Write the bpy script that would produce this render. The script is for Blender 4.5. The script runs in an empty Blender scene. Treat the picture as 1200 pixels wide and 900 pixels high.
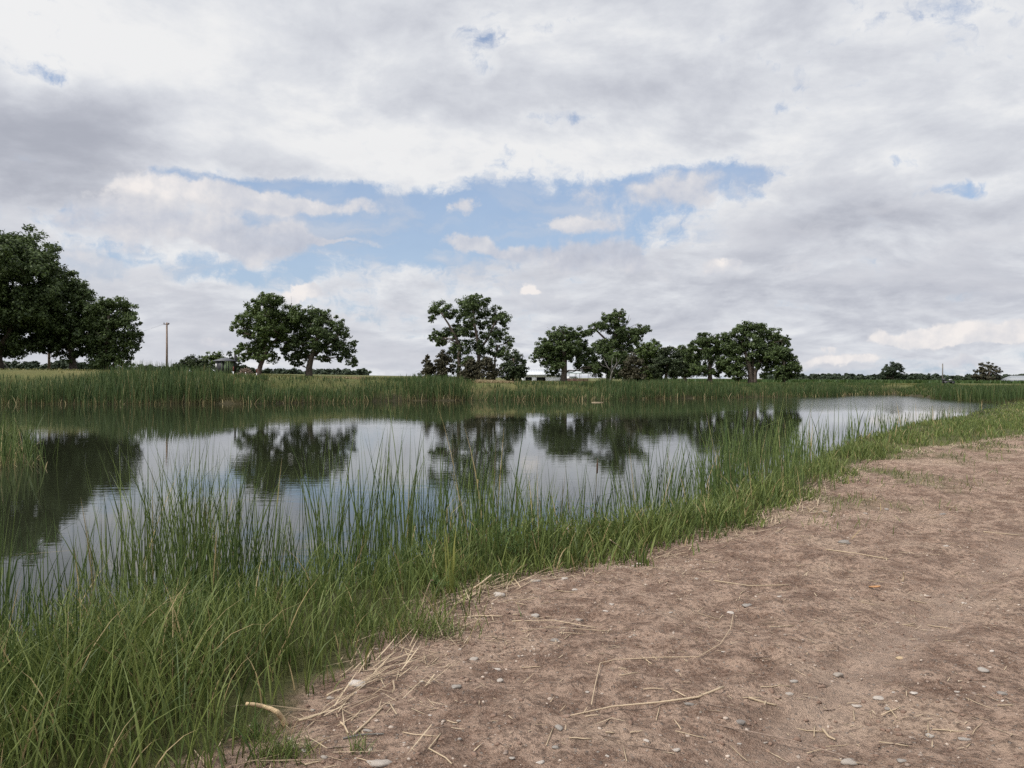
import bpy, math, random
import numpy as np
from mathutils import Vector, Matrix

SC = bpy.context.scene
COL = SC.collection
FPX = 920.0                       # focal length in photograph pixels (photo is 1200 wide)
EYE = 1.65
WATER = -0.55
rng = np.random.default_rng(7)
random.seed(7)


def hz(px):
    return 442.5 + (px - 600.0) * 0.0042


def at(px, py, Y):
    """World point seen at photo pixel (px, py) at a distance Y ahead."""
    return Vector(((px - 600.0) / FPX * Y, Y, EYE + (hz(px) - py) / FPX * Y))


# ------------------------------------------------------------------ nodes
class NT:
    """Small helper to write node trees as expressions."""
    def __init__(self, tree):
        self.t = tree
        for n in list(tree.nodes):
            tree.nodes.remove(n)

    def n(self, typ, **kw):
        nd = self.t.nodes.new(typ)
        for k, v in kw.items():
            setattr(nd, k, v)
        return nd

    def link(self, a, b):
        self.t.links.new(a, b)

    def put(self, sock, v):
        if isinstance(v, bpy.types.NodeSocket):
            self.link(v, sock)
        else:
            sock.default_value = v

    def m(self, op, a, b=0.0, c=0.0, clamp=False):
        nd = self.n('ShaderNodeMath', operation=op, use_clamp=clamp)
        self.put(nd.inputs[0], a)
        self.put(nd.inputs[1], b)
        if op in ('MULTIPLY_ADD', 'WRAP', 'COMPARE'):
            self.put(nd.inputs[2], c)
        return nd.outputs[0]

    def v(self, op, a, b=(0, 0, 0), c=(0, 0, 0)):
        nd = self.n('ShaderNodeVectorMath', operation=op)
        self.put(nd.inputs[0], a)
        if op == 'SCALE':
            self.put(nd.inputs['Scale'], b)
        else:
            self.put(nd.inputs[1], b)
        if op == 'MULTIPLY_ADD':
            self.put(nd.inputs[2], c)
        return nd.outputs['Value'] if op in ('DOT_PRODUCT', 'LENGTH') else nd.outputs[0]

    def xyz(self, a):
        nd = self.n('ShaderNodeSeparateXYZ')
        self.put(nd.inputs[0], a)
        return nd.outputs

    def comb(self, x, y, z=0.0):
        nd = self.n('ShaderNodeCombineXYZ')
        self.put(nd.inputs[0], x); self.put(nd.inputs[1], y); self.put(nd.inputs[2], z)
        return nd.outputs[0]

    def noise(self, vec, scale, detail=4.0, rough=0.55, dist=0.0, lac=2.0, color=False):
        nd = self.n('ShaderNodeTexNoise')
        self.put(nd.inputs['Vector'], vec)
        self.put(nd.inputs['Scale'], scale)
        self.put(nd.inputs['Detail'], detail)
        self.put(nd.inputs['Roughness'], rough)
        self.put(nd.inputs['Lacunarity'], lac)
        self.put(nd.inputs['Distortion'], dist)
        return nd.outputs['Color' if color else 'Fac']

    def step(self, x, a, b):
        nd = self.n('ShaderNodeMapRange', interpolation_type='SMOOTHSTEP')
        self.put(nd.inputs[0], x)
        self.put(nd.inputs[1], a); self.put(nd.inputs[2], b)
        nd.inputs[3].default_value = 0.0; nd.inputs[4].default_value = 1.0
        return nd.outputs[0]

    def lin(self, x, a, b, c, d):
        nd = self.n('ShaderNodeMapRange')
        self.put(nd.inputs[0], x)
        for i, q in enumerate((a, b, c, d)):
            nd.inputs[i + 1].default_value = q
        return nd.outputs[0]

    def mix(self, f, a, b):
        nd = self.n('ShaderNodeMix', data_type='RGBA')
        self.put(nd.inputs[0], f)
        for s, q in ((nd.inputs[6], a), (nd.inputs[7], b)):
            if isinstance(q, bpy.types.NodeSocket):
                self.link(q, s)
            else:
                s.default_value = (q[0], q[1], q[2], 1.0)
        return nd.outputs[2]


def material(name):
    m = bpy.data.materials.new(name)
    m.use_nodes = True
    return m, NT(m.node_tree)
# ------------------------------------------------------------------ sky and sun
SUN_AZ = math.radians(-125.0)      # from +Y towards +X: behind the camera, to the left
SUN_EL = math.radians(52.0)
SKY_S = 0.1


def build_sky():
    w = bpy.data.worlds.new('World')
    SC.world = w
    w.use_nodes = True
    N = NT(w.node_tree)
    d = N.n('ShaderNodeTexCoord').outputs['Generated']
    sx, sy, sz = N.xyz(d)
    sky = N.n('ShaderNodeTexSky', sky_type='NISHITA')
    sky.sun_disc = False
    sky.sun_elevation = SUN_EL
    sky.sun_rotation = SUN_AZ
    sky.air_density = 1.1
    sky.dust_density = 1.0
    # azimuth / elevation of the sky direction, 1 unit = 6.2 degrees
    az = N.m('ARCTAN2', sx, sy)
    zc = N.m('MAXIMUM', sz, 0.0)
    el = N.m('ARCSINE', zc)
    P0 = N.comb(N.m('MULTIPLY', az, 9.2), N.m('MULTIPLY', el, 9.2))
    # cloud-deck coordinates (a flat layer seen from below)
    inv = N.m('DIVIDE', 1.0, N.m('ADD', zc, 0.24))
    Q = N.comb(N.m('MULTIPLY', sx, inv), N.m('MULTIPLY', sy, inv), 3.7)
    # ragged edges: warp the layout with noise
    wn = N.noise(P0, 1.1, 6.0, 0.62, color=True)
    P = N.v('MULTIPLY_ADD', N.v('SUBTRACT', wn, (0.5, 0.5, 0.5)), (1.1, 0.55, 0.0), P0)
    wn2 = N.noise(Q, 2.1, 5.0, 0.6, color=True)
    P2 = N.v('MULTIPLY_ADD', N.v('SUBTRACT', wn2, (0.5, 0.5, 0.5)), (1.3, 0.45, 0.0), P0)

    def blobs(base, vec, lst):
        acc = base
        for (px, py, rx, ry, amt) in lst:
            a = math.atan((px - 600) / FPX)
            e = math.atan((442.5 - py) * math.cos(a) / FPX)
            c = (9.2 * a, 9.2 * e)
            ir = (100.0 / rx, 100.0 / ry)
            q = N.v('MULTIPLY_ADD', vec, (ir[0], ir[1], 0), (-c[0] * ir[0], -c[1] * ir[1], 0))
            g = N.m('POWER', 0.3679, N.v('DOT_PRODUCT', q, q))
            acc = N.m('MULTIPLY_ADD', g, amt, acc)
        return acc

    fbm = N.noise(Q, 2.3, 9.0, 0.60, 0.25)
    fbm_s = N.noise(N.v('ADD', Q, (0.02, 0.08, 0.0)), 2.3, 5.0, 0.55, 0.25)
    fine = N.noise(P, 3.2, 7.0, 0.62, 0.3)
    strk = N.noise(N.v('MULTIPLY', P0, (0.45, 1.9, 1.0)), 1.2, 6.0, 0.55, 0.6)

    # --- high deck: how much of it covers the blue
    holes = [(560, 275, 165, 40, -1.05), (690, 238, 95, 24, -0.50), (290, 218, 120, 16, -0.75),
             (410, 262, 125, 32, -1.05), (820, 212, 90, 20, -0.40), (546, 40, 34, 22, -0.34), (562, 66, 18, 26, -0.25),
             (660, 140, 55, 9, -0.5), (570, 92, 26, 12, -0.42), (1135, 214, 75, 13, -0.55),
             (1060, 186, 32, 10, -0.4), (900, 206, 40, 12, -0.4), (50, 88, 30, 8, -0.36),
             (240, 318, 190, 16, -0.42), (980, 432, 260, 30, -0.30), (1180, 270, 60, 20, -0.15)]
    cov = blobs(0.86, P, holes)
    cov = N.m('MULTIPLY_ADD', N.m('SUBTRACT', fbm, 0.5), 1.7, cov)
    cov = N.m('MULTIPLY_ADD', N.m('SUBTRACT', strk, 0.5), 0.45, cov)
    cov = N.m('MULTIPLY_ADD', N.m('SUBTRACT', fine, 0.5), 0.95, cov)
    a_deck = N.step(cov, 0.26, 0.70)
    a_deck = N.m('MULTIPLY_ADD', a_deck, 0.88, 0.12)

    # --- brightness of the deck
    bright = [(150, 60, 280, 70, 0.34), (520, 180, 260, 36, 0.30), (190, 214, 62, 22, 0.36), (800, 215, 300, 40, 0.10),
              (45, 178, 110, 62, -0.60), (120, 150, 70, 40, -0.20), (150, 270, 110, 30, 0.06),
              (1000, 250, 85, 17, -0.42), (1090, 340, 190, 34, -0.30), (900, 312, 120, 30, -0.14),
              (720, 300, 110, 22, -0.22), (620, 130, 260, 24, -0.05), (880, 90, 260, 60, -0.07), (1120, 60, 160, 60, -0.03),
              (1120, 160, 160, 40, 0.05), (480, 380, 260, 44, -0.10), (150, 380, 240, 30, -0.08), (680, 370, 200, 34, -0.10),
              (380, 205, 70, 12, -0.18), (930, 410, 220, 30, -0.05), (420, 430, 500, 14, 0.10)]
    br = blobs(0.63, P2, bright)
    br = N.m('MULTIPLY_ADD', N.m('SUBTRACT', fbm, 0.5), -0.55, br)
    br = N.m('MULTIPLY_ADD', N.m('SUBTRACT', fbm_s, fbm), 0.9, br)
    br = N.m('MULTIPLY_ADD', N.m('SUBTRACT', fine, 0.5), 0.26, br)
    br = N.m('MULTIPLY_ADD', N.m('SUBTRACT', strk, 0.5), 0.16, br)
    mot = N.noise(Q, 7.5, 6.0, 0.6, 0.4)
    calm = N.step(el, 0.06, 0.30)
    br = N.m('MULTIPLY_ADD', N.m('SUBTRACT', mot, 0.5), N.m('MULTIPLY_ADD', calm, 0.22, 0.08), br)
    # thin rims where the deck breaks up are brighter
    rim = N.m('MULTIPLY', N.step(cov, 0.30, 0.62), N.m('SUBTRACT', 1.0, N.step(cov, 0.62, 1.05)))
    br = N.m('MULTIPLY_ADD', rim, 0.16, br)
    k = 1.0 / SKY_S
    cr = N.n('ShaderNodeValToRGB')
    cr.color_ramp.interpolation = 'B_SPLINE'
    els = cr.color_ramp.elements
    pts = [(0.0, (0.40, 0.42, 0.485)), (0.30, (0.50, 0.52, 0.585)), (0.55, (0.625, 0.645, 0.70)),
           (0.78, (0.74, 0.76, 0.80)), (1.0, (0.88, 0.88, 0.88))]
    els[0].position = 0.0; els[1].position = 1.0
    for p_, c_ in pts[1:-1]:
        els.new(p_)
    for e_, (p_, c_) in zip(els, pts):
        e_.position = p_; e_.color = (*c_, 1)
    N.put(cr.inputs[0], br)
    deck_col = N.v('SCALE', cr.outputs[0], k)

    # --- the clear blue behind, pale with thin veil near the horizon
    blue = N.v('MULTIPLY', sky.outputs[0], (0.80, 1.02, 1.28))
    veil = N.step(el, 0.42, 0.0)
    blue = N.mix(N.m('MULTIPLY_ADD', veil, 0.50, 0.20), blue, (0.47 * k, 0.58 * k, 0.74 * k))
    col = N.mix(a_deck, blue, deck_col)

    # --- a lower broken layer of flat-bottomed lavender grey cloud towards the horizon
    S1 = N.v('MULTIPLY', P, (0.50, 1.55, 1.0))
    sc = N.noise(S1, 0.95, 7.0, 0.56, 0.2)
    sc_up = N.noise(N.v('ADD', S1, (-0.05, 0.16, 0.0)), 0.95, 4.0, 0.5, 0.2)
    a_low = N.m('MULTIPLY', N.step(sc, 0.47, 0.60), N.m('MULTIPLY_ADD', N.step(el, 0.30, 0.14), 0.62, 0.0))
    lb = N.m('MULTIPLY_ADD', N.m('SUBTRACT', sc, sc_up), 2.6, 0.40, clamp=True)
    low_col = N.mix(lb, (0.49 * k, 0.51 * k, 0.58 * k), (0.74 * k, 0.745 * k, 0.78 * k))
    col = N.mix(a_low, col, low_col)

    # --- low cumulus puffs and wisps in front of the deck
    puffs = [(325, 286, 48, 22, 1.0), (250, 278, 40, 12, 0.55), (390, 287, 60, 5, 0.6), (330, 238, 100, 10, 0.62), (270, 222, 50, 9, 0.5),
             (548, 284, 30, 11, 0.75), (536, 245, 16, 10, 0.5), (668, 262, 40, 8, 0.7), (600, 296, 50, 8, 0.35),
             (700, 300, 75, 20, 0.8), (860, 318, 90, 14, 0.45), (337, 351, 12, 6, 0.6), (346, 342, 11, 9, 0.85), (357, 350, 12, 5, 0.6), (312, 350, 22, 10, 0.5),
             (614, 347, 14, 6, 0.45), (622, 339, 10, 8, 0.55), (633, 345, 14, 7, 0.45), (986, 423, 40, 8, 0.9), (966, 408, 9, 5, 0.8), (1060, 400, 40, 7, 0.95),
             (1120, 392, 45, 9, 0.95), (1190, 384, 36, 11, 0.95), (1140, 424, 40, 6, 0.6), (845, 306, 10, 6, 0.6),
             (395, 372, 34, 8, 0.4), (470, 395, 60, 7, 0.35), (250, 408, 40, 7, 0.5), (100, 300, 90, 20, 0.35), (200, 262, 60, 20, 0.4)]
    pc = blobs(0.0, P, puffs + [(570, 270, 200, 50, 0.10), (790, 220, 150, 32, 0.50), (300, 230, 130, 30, 0.20), (1120, 210, 120, 24, 0.25), (545, 42, 50, 40, 0.18), (680, 140, 120, 24, 0.2),
             (165, 222, 46, 18, 0.80), (140, 262, 70, 18, 0.45)])
    pn = N.noise(P0, 2.6, 8.0, 0.60, 0.1)
    pn_up = N.noise(N.v('ADD', P0, (-0.05, 0.09, 0.0)), 2.6, 4.0, 0.55, 0.1)
    pd = N.m('MULTIPLY_ADD', N.m('SUBTRACT', pn, 0.5), 1.05, pc)
    a_puff = N.m('MULTIPLY', N.step(pd, 0.27, 0.58), 0.9)
    pbr = N.m('MULTIPLY_ADD', N.m('SUBTRACT', pn, pn_up), 1.0, 0.58)
    # bright tops, grey bases
    bb = [(175, 218, 60, 20, 0.35), (130, 255, 90, 22, -0.12), (560, 290, 260, 14, -0.05), (322, 290, 50, 16, -0.22), (345, 342, 22, 16, 0.55), (623, 340, 22, 16, 0.6), (700, 304, 100, 22, -0.20),
          (1100, 388, 130, 18, 0.40), (986, 418, 60, 14, 0.35), (320, 236, 120, 14, 0.1), (668, 258, 50, 10, 0.15), (845, 304, 10, 8, 0.4)]
    pbr = blobs(pbr, P0, bb)
    pr = N.n('ShaderNodeValToRGB')
    els = pr.color_ramp.elements
    pts = [(0.0, (0.42, 0.45, 0.54)), (0.45, (0.58, 0.60, 0.67)), (0.75, (0.74, 0.73, 0.75)), (1.0, (0.92, 0.87, 0.84))]
    els[0].position = 0.0; els[1].position = 1.0
    for p_, c_ in pts[1:-1]:
        els.new(p_)
    for e_, (p_, c_) in zip(els, pts):
        e_.position = p_; e_.color = (*c_, 1)
    N.put(pr.inputs[0], pbr)
    col = N.mix(a_puff, col, N.v('SCALE', pr.outputs[0], k))
    sd = Vector((math.sin(SUN_AZ) * math.cos(SUN_EL), math.cos(SUN_AZ) * math.cos(SUN_EL), math.sin(SUN_EL)))
    g = N.m('POWER', N.m('MAXIMUM', N.v('DOT_PRODUCT', d, tuple(sd)), 0.0), 4.0)
    col = N.v('SCALE', col, N.m('MULTIPLY_ADD', g, 2.2, 1.0))
    bg = N.n('ShaderNodeBackground')
    N.link(col, bg.inputs[0])
    bg.inputs[1].default_value = SKY_S
    out = N.n('ShaderNodeOutputWorld')
    N.link(bg.outputs[0], out.inputs[0])
    w.cycles.sampling_method = 'MANUAL'
    w.cycles.sample_map_resolution = 512

    sun = bpy.data.lights.new('sun', 'SUN')
    sun.energy = 3.3
    sun.angle = math.radians(10.0)
    sun.color = (1.0, 0.94, 0.86)
    so = bpy.data.objects.new('sun', sun)
    COL.objects.link(so)
    dv = Vector((math.sin(SUN_AZ) * math.cos(SUN_EL), math.cos(SUN_AZ) * math.cos(SUN_EL), math.sin(SUN_EL)))
    so.rotation_euler = dv.to_track_quat('Z', 'Y').to_euler()
    so.location = dv * 60


def build_camera():
    c = bpy.data.cameras.new('camera')
    c.sensor_width = 36.0
    c.lens = 36.0 * FPX / 1200.0
    c.clip_start = 0.05
    c.clip_end = 12000.0
    o = bpy.data.objects.new('camera', c)
    COL.objects.link(o)
    o.location = (0, 0, EYE)
    o.rotation_euler = (math.radians(90.0 - 0.467), math.radians(ROLL), 0)
    SC.camera = o
    vs = SC.view_settings
    vs.view_transform = 'Standard'
    vs.look = 'None'
    vs.exposure = 0.0
    vs.gamma = 1.0
    vs.use_curve_mapping = False
    SC.render.engine = 'CYCLES'
    SC.cycles.max_bounces = 6
    SC.cycles.diffuse_bounces = 3
    SC.cycles.glossy_bounces = 3
    SC.cycles.transmission_bounces = 4
    SC.cycles.transparent_max_bounces = 4
    SC.cycles.caustics_reflective = False
    SC.cycles.caustics_refractive = False
    SC.cycles.use_denoising = DENOISE


ROLL = -0.24
DENOISE = False
build_sky()
build_camera()
# ------------------------------------------------------------------ object helpers
def tag(o, label=None, cat=None, group=None, kind=None):
    if label: o['label'] = label
    if cat: o['category'] = cat
    if group: o['group'] = group
    if kind: o['kind'] = kind
    return o


def empty(name, loc, rz=0.0):
    o = bpy.data.objects.new(name, None)
    o.empty_display_size = 0.3
    o.location = loc
    o.rotation_euler = (0, 0, rz)
    COL.objects.link(o)
    return o


def mesh_np(name, V, F, mat, parent=None, attrs=None, smooth=False):
    """Mesh object from numpy arrays; F is an (n,k) array or a list of such arrays."""
    me = bpy.data.meshes.new(name)
    Fs = F if isinstance(F, list) else [F]
    Fs = [f for f in Fs if len(f)]
    V = np.ascontiguousarray(V, dtype=np.float32)
    me.vertices.add(len(V))
    me.vertices.foreach_set('co', V.ravel())
    tot = np.concatenate([np.full(len(f), f.shape[1], dtype=np.int32) for f in Fs])
    loops = np.concatenate([f.astype(np.int32).ravel() for f in Fs])
    start = np.concatenate([[0], np.cumsum(tot)[:-1]]).astype(np.int32)
    me.loops.add(len(loops))
    me.loops.foreach_set('vertex_index', loops)
    me.polygons.add(len(tot))
    me.polygons.foreach_set('loop_start', start)
    me.polygons.foreach_set('loop_total', tot)
    if smooth:
        me.polygons.foreach_set('use_smooth', np.ones(len(tot), dtype=bool))
    for k, a in (attrs or {}).items():
        at_ = me.attributes.new(k, 'FLOAT', 'POINT')
        at_.data.foreach_set('value', np.ascontiguousarray(a, dtype=np.float32))
    me.update(calc_edges=True)
    if mat is not None:
        me.materials.append(mat)
    o = bpy.data.objects.new(name, me)
    COL.objects.link(o)
    if parent is not None:
        o.parent = parent
    return o


class MB:
    """Collects boxes, prisms and tubes, then links them as ONE mesh object."""
    def __init__(self):
        self.V = []; self.Q = []; self.T = []; self.n = 0

    def add(self, V, Q=None, T=None):
        V = np.asarray(V, float)
        if Q is not None and len(Q): self.Q.append(np.asarray(Q) + self.n)
        if T is not None and len(T): self.T.append(np.asarray(T) + self.n)
        self.V.append(V); self.n += len(V)

    def box(self, c, s, rz=0.0, bevel=0.0):
        x, y, z = np.array(s) / 2.0
        V = np.array([(-x, -y, -z), (x, -y, -z), (x, y, -z), (-x, y, -z), (-x, -y, z), (x, -y, z), (x, y, z), (-x, y, z)])
        cs, sn = math.cos(rz), math.sin(rz)
        V = np.stack([V[:, 0] * cs - V[:, 1] * sn, V[:, 0] * sn + V[:, 1] * cs, V[:, 2]], 1) + np.array(c)
        self.add(V, [(0, 3, 2, 1), (4, 5, 6, 7), (0, 1, 5, 4), (1, 2, 6, 5), (2, 3, 7, 6), (3, 0, 4, 7)])

    def tube(self, pts, rad, sides=7, cap=True):
        pts = [Vector(p) for p in pts]
        k = len(pts)
        if not hasattr(rad, '__len__'): rad = [rad] * k
        V = []
        ref = Vector((0.31, 0.77, 0.55)).normalized()
        for i, p in enumerate(pts):
            d = (pts[min(i + 1, k - 1)] - pts[max(i - 1, 0)])
            d = d.normalized() if d.length > 1e-9 else Vector((0, 0, 1))
            a = d.cross(ref)
            if a.length < 1e-3: a = d.cross(Vector((1, 0, 0)))
            a.normalize(); b = d.cross(a)
            for j in range(sides):
                t = 2 * math.pi * j / sides
                V.append(p + (a * math.cos(t) + b * math.sin(t)) * rad[i])
        Q = [(i * sides + j, i * sides + (j + 1) % sides, (i + 1) * sides + (j + 1) % sides, (i + 1) * sides + j)
             for i in range(k - 1) for j in range(sides)]
        T = []
        if cap:
            V.append(pts[0]); V.append(pts[-1])
            c0, c1 = len(V) - 2, len(V) - 1
            T = [(c0, (j + 1) % sides, j) for j in range(sides)]
            o = (k - 1) * sides
            T += [(c1, o + j, o + (j + 1) % sides) for j in range(sides)]
        self.add([tuple(v) for v in V], Q, T)

    def build(self, name, mat, parent=None, smooth=False, origin=None):
        V = np.concatenate(self.V)
        if origin is not None: V = V - np.array(origin)
        F = []
        if self.Q: F.append(np.concatenate(self.Q))
        if self.T: F.append(np.concatenate(self.T))
        o = mesh_np(name, V, F, mat, parent, smooth=smooth)
        if origin is not None: o.location = origin
        return o


# ------------------------------------------------------------------ numpy noise
def _hash(ix, iy, seed):
    h = (ix.astype(np.int64) * 374761393 + iy.astype(np.int64) * 668265263 + seed * 1442695041) & 0x7fffffff
    h = ((h ^ (h >> 13)) * 1274126177) & 0x7fffffff
    return ((h ^ (h >> 16)) & 0xffff) / 65535.0


def vnoise(x, y, seed=1):
    x = np.asarray(x, float); y = np.asarray(y, float)
    ix = np.floor(x); iy = np.floor(y)
    fx = x - ix; fy = y - iy
    fx = fx * fx * (3 - 2 * fx); fy = fy * fy * (3 - 2 * fy)
    a = _hash(ix, iy, seed); b = _hash(ix + 1, iy, seed)
    c = _hash(ix, iy + 1, seed); d = _hash(ix + 1, iy + 1, seed)
    return (a * (1 - fx) + b * fx) * (1 - fy) + (c * (1 - fx) + d * fx) * fy


def fbm2(x, y, seed=1, octv=4):
    s = 0.0; a = 0.5; t = 0.0
    for i in range(octv):
        s = s + a * vnoise(x * 2 ** i + 17.3 * i, y * 2 ** i - 9.1 * i, seed + i); t += a; a *= 0.5
    return s / t


def sstep(a, b, x):
    t = np.clip((np.asarray(x, float) - a) / (b - a), 0, 1)
    return t * t * (3 - 2 * t)


def poly_sd(poly, x, y):
    """Signed distance to a closed polygon, negative inside."""
    x = np.asarray(x, float); y = np.asarray(y, float)
    P = np.array(poly, float); n = len(P)
    best = np.full(x.shape, 1e18); inside = np.zeros(x.shape, bool)
    for i in range(n):
        ax, ay = P[i]; bx, by = P[(i + 1) % n]
        ex, ey = bx - ax, by - ay
        t = np.clip(((x - ax) * ex + (y - ay) * ey) / (ex * ex + ey * ey), 0, 1)
        dd = (x - ax - t * ex) ** 2 + (y - ay - t * ey) ** 2
        best = np.minimum(best, dd)
        if ay != by:
            c = ((ay > y) != (by > y)) & (x < (bx - ax) * (y - ay) / (by - ay) + ax)
            inside ^= c
    s = np.sqrt(best)
    return np.where(inside, -s, s)


# ------------------------------------------------------------------ the lie of the land
POND = [(-9, -6), (-6.0, 1.0), (-4.3, 3.2), (-3.0, 5.0), (-2.1, 6.7), (-1.0, 7.8), (0.9, 9.3), (3.1, 11.7), (4.8, 14.6),
        (6.9, 18.6), (11.6, 25.5), (16.5, 32.5), (24, 42), (36, 58), (45.0, 70), (46.0, 73.5), (48.3, 88), (53, 106), (55.5, 112), (49, 110), (42, 101),
        (24.4, 90), (8.6, 79.4), (0, 77.8), (-13.3, 71.8), (-20.7, 63.6), (-40, 61), (-52, 58), (-62, 40), (-66, 10), (-50, -14)]
DIRT = [(-1.5, -30), (-1.35, 2.0), (-1.18, 3.2), (-0.80, 4.0), (-0.52, 4.8), (-0.42, 5.6), (-0.25, 6.2), (0.8, 7.1), (2.0, 8.2), (3.3, 9.5), (3.9, 10.4),
        (4.3, 11.6), (5.5, 13.0), (6.6, 15.0), (9.6, 18.2), (14.7, 22.6), (25, 33), (60, 72), (130, 150), (140, 140), (90, 60), (60, -30)]


def land(x, y):
    """Height of the land away from the pond."""
    rt = sstep(4, 20, x)
    far = sstep(34, 62, y) * (1 - rt) + sstep(76, 104, y) * rt
    lf = np.interp(x, [-60, -38, -28, -18, -5, 10, 30, 46, 60, 90], [2.2, 2.1, 1.68, 1.50, 1.08, 0.98, 0.92, 0.80, 0.75, 0.80])
    lft = sstep(-30, -50, x) * 1.6
    return np.maximum(far * lf, lft * (1 - far) + far * lf) - 0.22 * rt * sstep(28, 42, y) * (1 - far)


def ruts(x, y):
    """How far a point lies in one of the soft wheel marks that follow the track."""
    u_ = (x - 3.2) * 0.78 - (y - 6.0) * 0.62
    r = 0.0
    for c in (0.2, 1.8, 3.6):
        r = r + np.exp(-((u_ - c + 0.25 * np.sin(y * 0.5)) / 0.20) ** 2)
    return r * sstep(0.28, 0.55, fbm2(x * 0.5, y * 0.5, 171, 2))


def ground_z(x, y):
    x = np.asarray(x, float); y = np.asarray(y, float)
    sd = poly_sd(POND, x, y) + (fbm2(x * 0.8, y * 0.8, 5, 3) - 0.5) * np.interp(y, [0, 12, 60], [0.7, 0.9, 2.0])
    L = land(x, y)
    w = 1.05 + 2.2 * L
    up = WATER + (L - WATER) * sstep(-0.15, 1.0, sd / w)
    dn = WATER - 0.035 - 0.30 * np.clip(-sd, 0, 4)
    z = np.where(sd > 0, np.maximum(up, WATER - 0.02 + 0.12 * np.minimum(sd, 1)), dn)
    dsd = poly_sd(DIRT, x, y)
    near = np.clip(1.5 - np.hypot(x, y) / 40.0, 0, 1) * sstep(0.2, 1.2, sd)
    bump = (fbm2(x * 0.55, y * 0.55, 11, 2) - 0.5) * 0.11 + (fbm2(x * 2.1, y * 2.1, 21, 3) - 0.5) * 0.085
    d = sstep(0.1, -0.5, dsd)
    bump = bump + d * ((fbm2(x * 6, y * 6, 31, 4) - 0.5) * 0.055 + np.maximum(fbm2(x * 13, y * 13, 37, 2) - 0.62, 0) * 0.07)
    # soft wheel marks along the track and a few heel dents
    bump = bump - 0.05 * d * ruts(x, y)
    for (cx, cy, r) in ((2.05, 6.15, .16), (2.55, 7.6, .17), (1.5, 4.6, .13), (3.4, 8.8, .17), (0.55, 5.3, .12), (1.1, 6.6, .15)):
        q = ((x - cx) ** 2 + (y - cy) ** 2) / (r * r)
        bump = bump - d * 0.045 * np.exp(-q) + d * 0.014 * np.exp(-((np.sqrt(q) - 1.35) / 0.4) ** 2)
    return z + bump * near


def gz(x, y):
    return float(ground_z(np.array([x]), np.array([y]))[0])


def on_ground(px, py, z=0.0):
    """Where the sight line through a photo pixel meets the ground."""
    for _ in range(6):
        Y = (EYE - z) * FPX / max(py - hz(px), 1.0)
        X = (px - 600) / FPX * Y
        z = gz(X, Y)
    return Vector((X, Y, z))
# ------------------------------------------------------------------ materials
def plain(name, col, rough=0.7, var=0.15, scale=3.0, metal=0.0, bump=0.0, bscale=20.0):
    m, N = material(name)
    pos = N.n('ShaderNodeTexCoord').outputs['Object']
    f = N.noise(pos, scale, 5, 0.6)
    c = N.mix(f, tuple(k * (1 - var) for k in col), tuple(min(1, k * (1 + var)) for k in col))
    b = N.n('ShaderNodeBsdfPrincipled')
    N.link(c, b.inputs['Base Color'])
    b.inputs['Roughness'].default_value = rough
    b.inputs['Metallic'].default_value = metal
    if bump:
        bn = N.n('ShaderNodeBump')
        N.put(bn.inputs['Height'], N.noise(pos, bscale, 6, 0.65))
        bn.inputs['Strength'].default_value = bump
        bn.inputs['Distance'].default_value = 0.03
        N.link(bn.outputs[0], b.inputs['Normal'])
    o = N.n('ShaderNodeOutputMaterial')
    N.link(b.outputs[0], o.inputs[0])
    return m


def leaf_mat(name, c0, c1, base=None, trans=0.25, dead=None, deadp=0.0, rough=0.55):
    """Blades and leaves: colour varies blade by blade; 't' runs from root to tip."""
    m, N = material(name)
    r = N.n('ShaderNodeNewGeometry').outputs['Random Per Island']
    pos = N.n('ShaderNodeTexCoord').outputs['Object']
    big = N.noise(pos, 0.35, 3, 0.6)
    f = N.m('MULTIPLY_ADD', N.m('SUBTRACT', big, 0.5), 0.9, r, clamp=True)
    c = N.mix(f, c0, c1)
    if base is not None:
        t = N.n('ShaderNodeAttribute', attribute_name='t').outputs['Fac']
        c = N.mix(N.step(t, 0.0, 0.32), base, c)
    if dead is not None:
        sel = N.m('FRACT', N.m('MULTIPLY', r, 17.31))
        c = N.mix(N.m('LESS_THAN', sel, deadp), c, dead)
    b = N.n('ShaderNodeBsdfPrincipled')
    N.link(c, b.inputs['Base Color'])
    b.inputs['Roughness'].default_value = rough
    b.inputs['Specular IOR Level'].default_value = 0.3
    tr = N.n('ShaderNodeBsdfTranslucent')
    N.link(c, tr.inputs[0])
    mx = N.n('ShaderNodeMixShader')
    mx.inputs[0].default_value = trans
    N.link(b.outputs[0], mx.inputs[1]); N.link(tr.outputs[0], mx.inputs[2])
    o = N.n('ShaderNodeOutputMaterial')
    N.link(mx.outputs[0], o.inputs[0])
    return m


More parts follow.
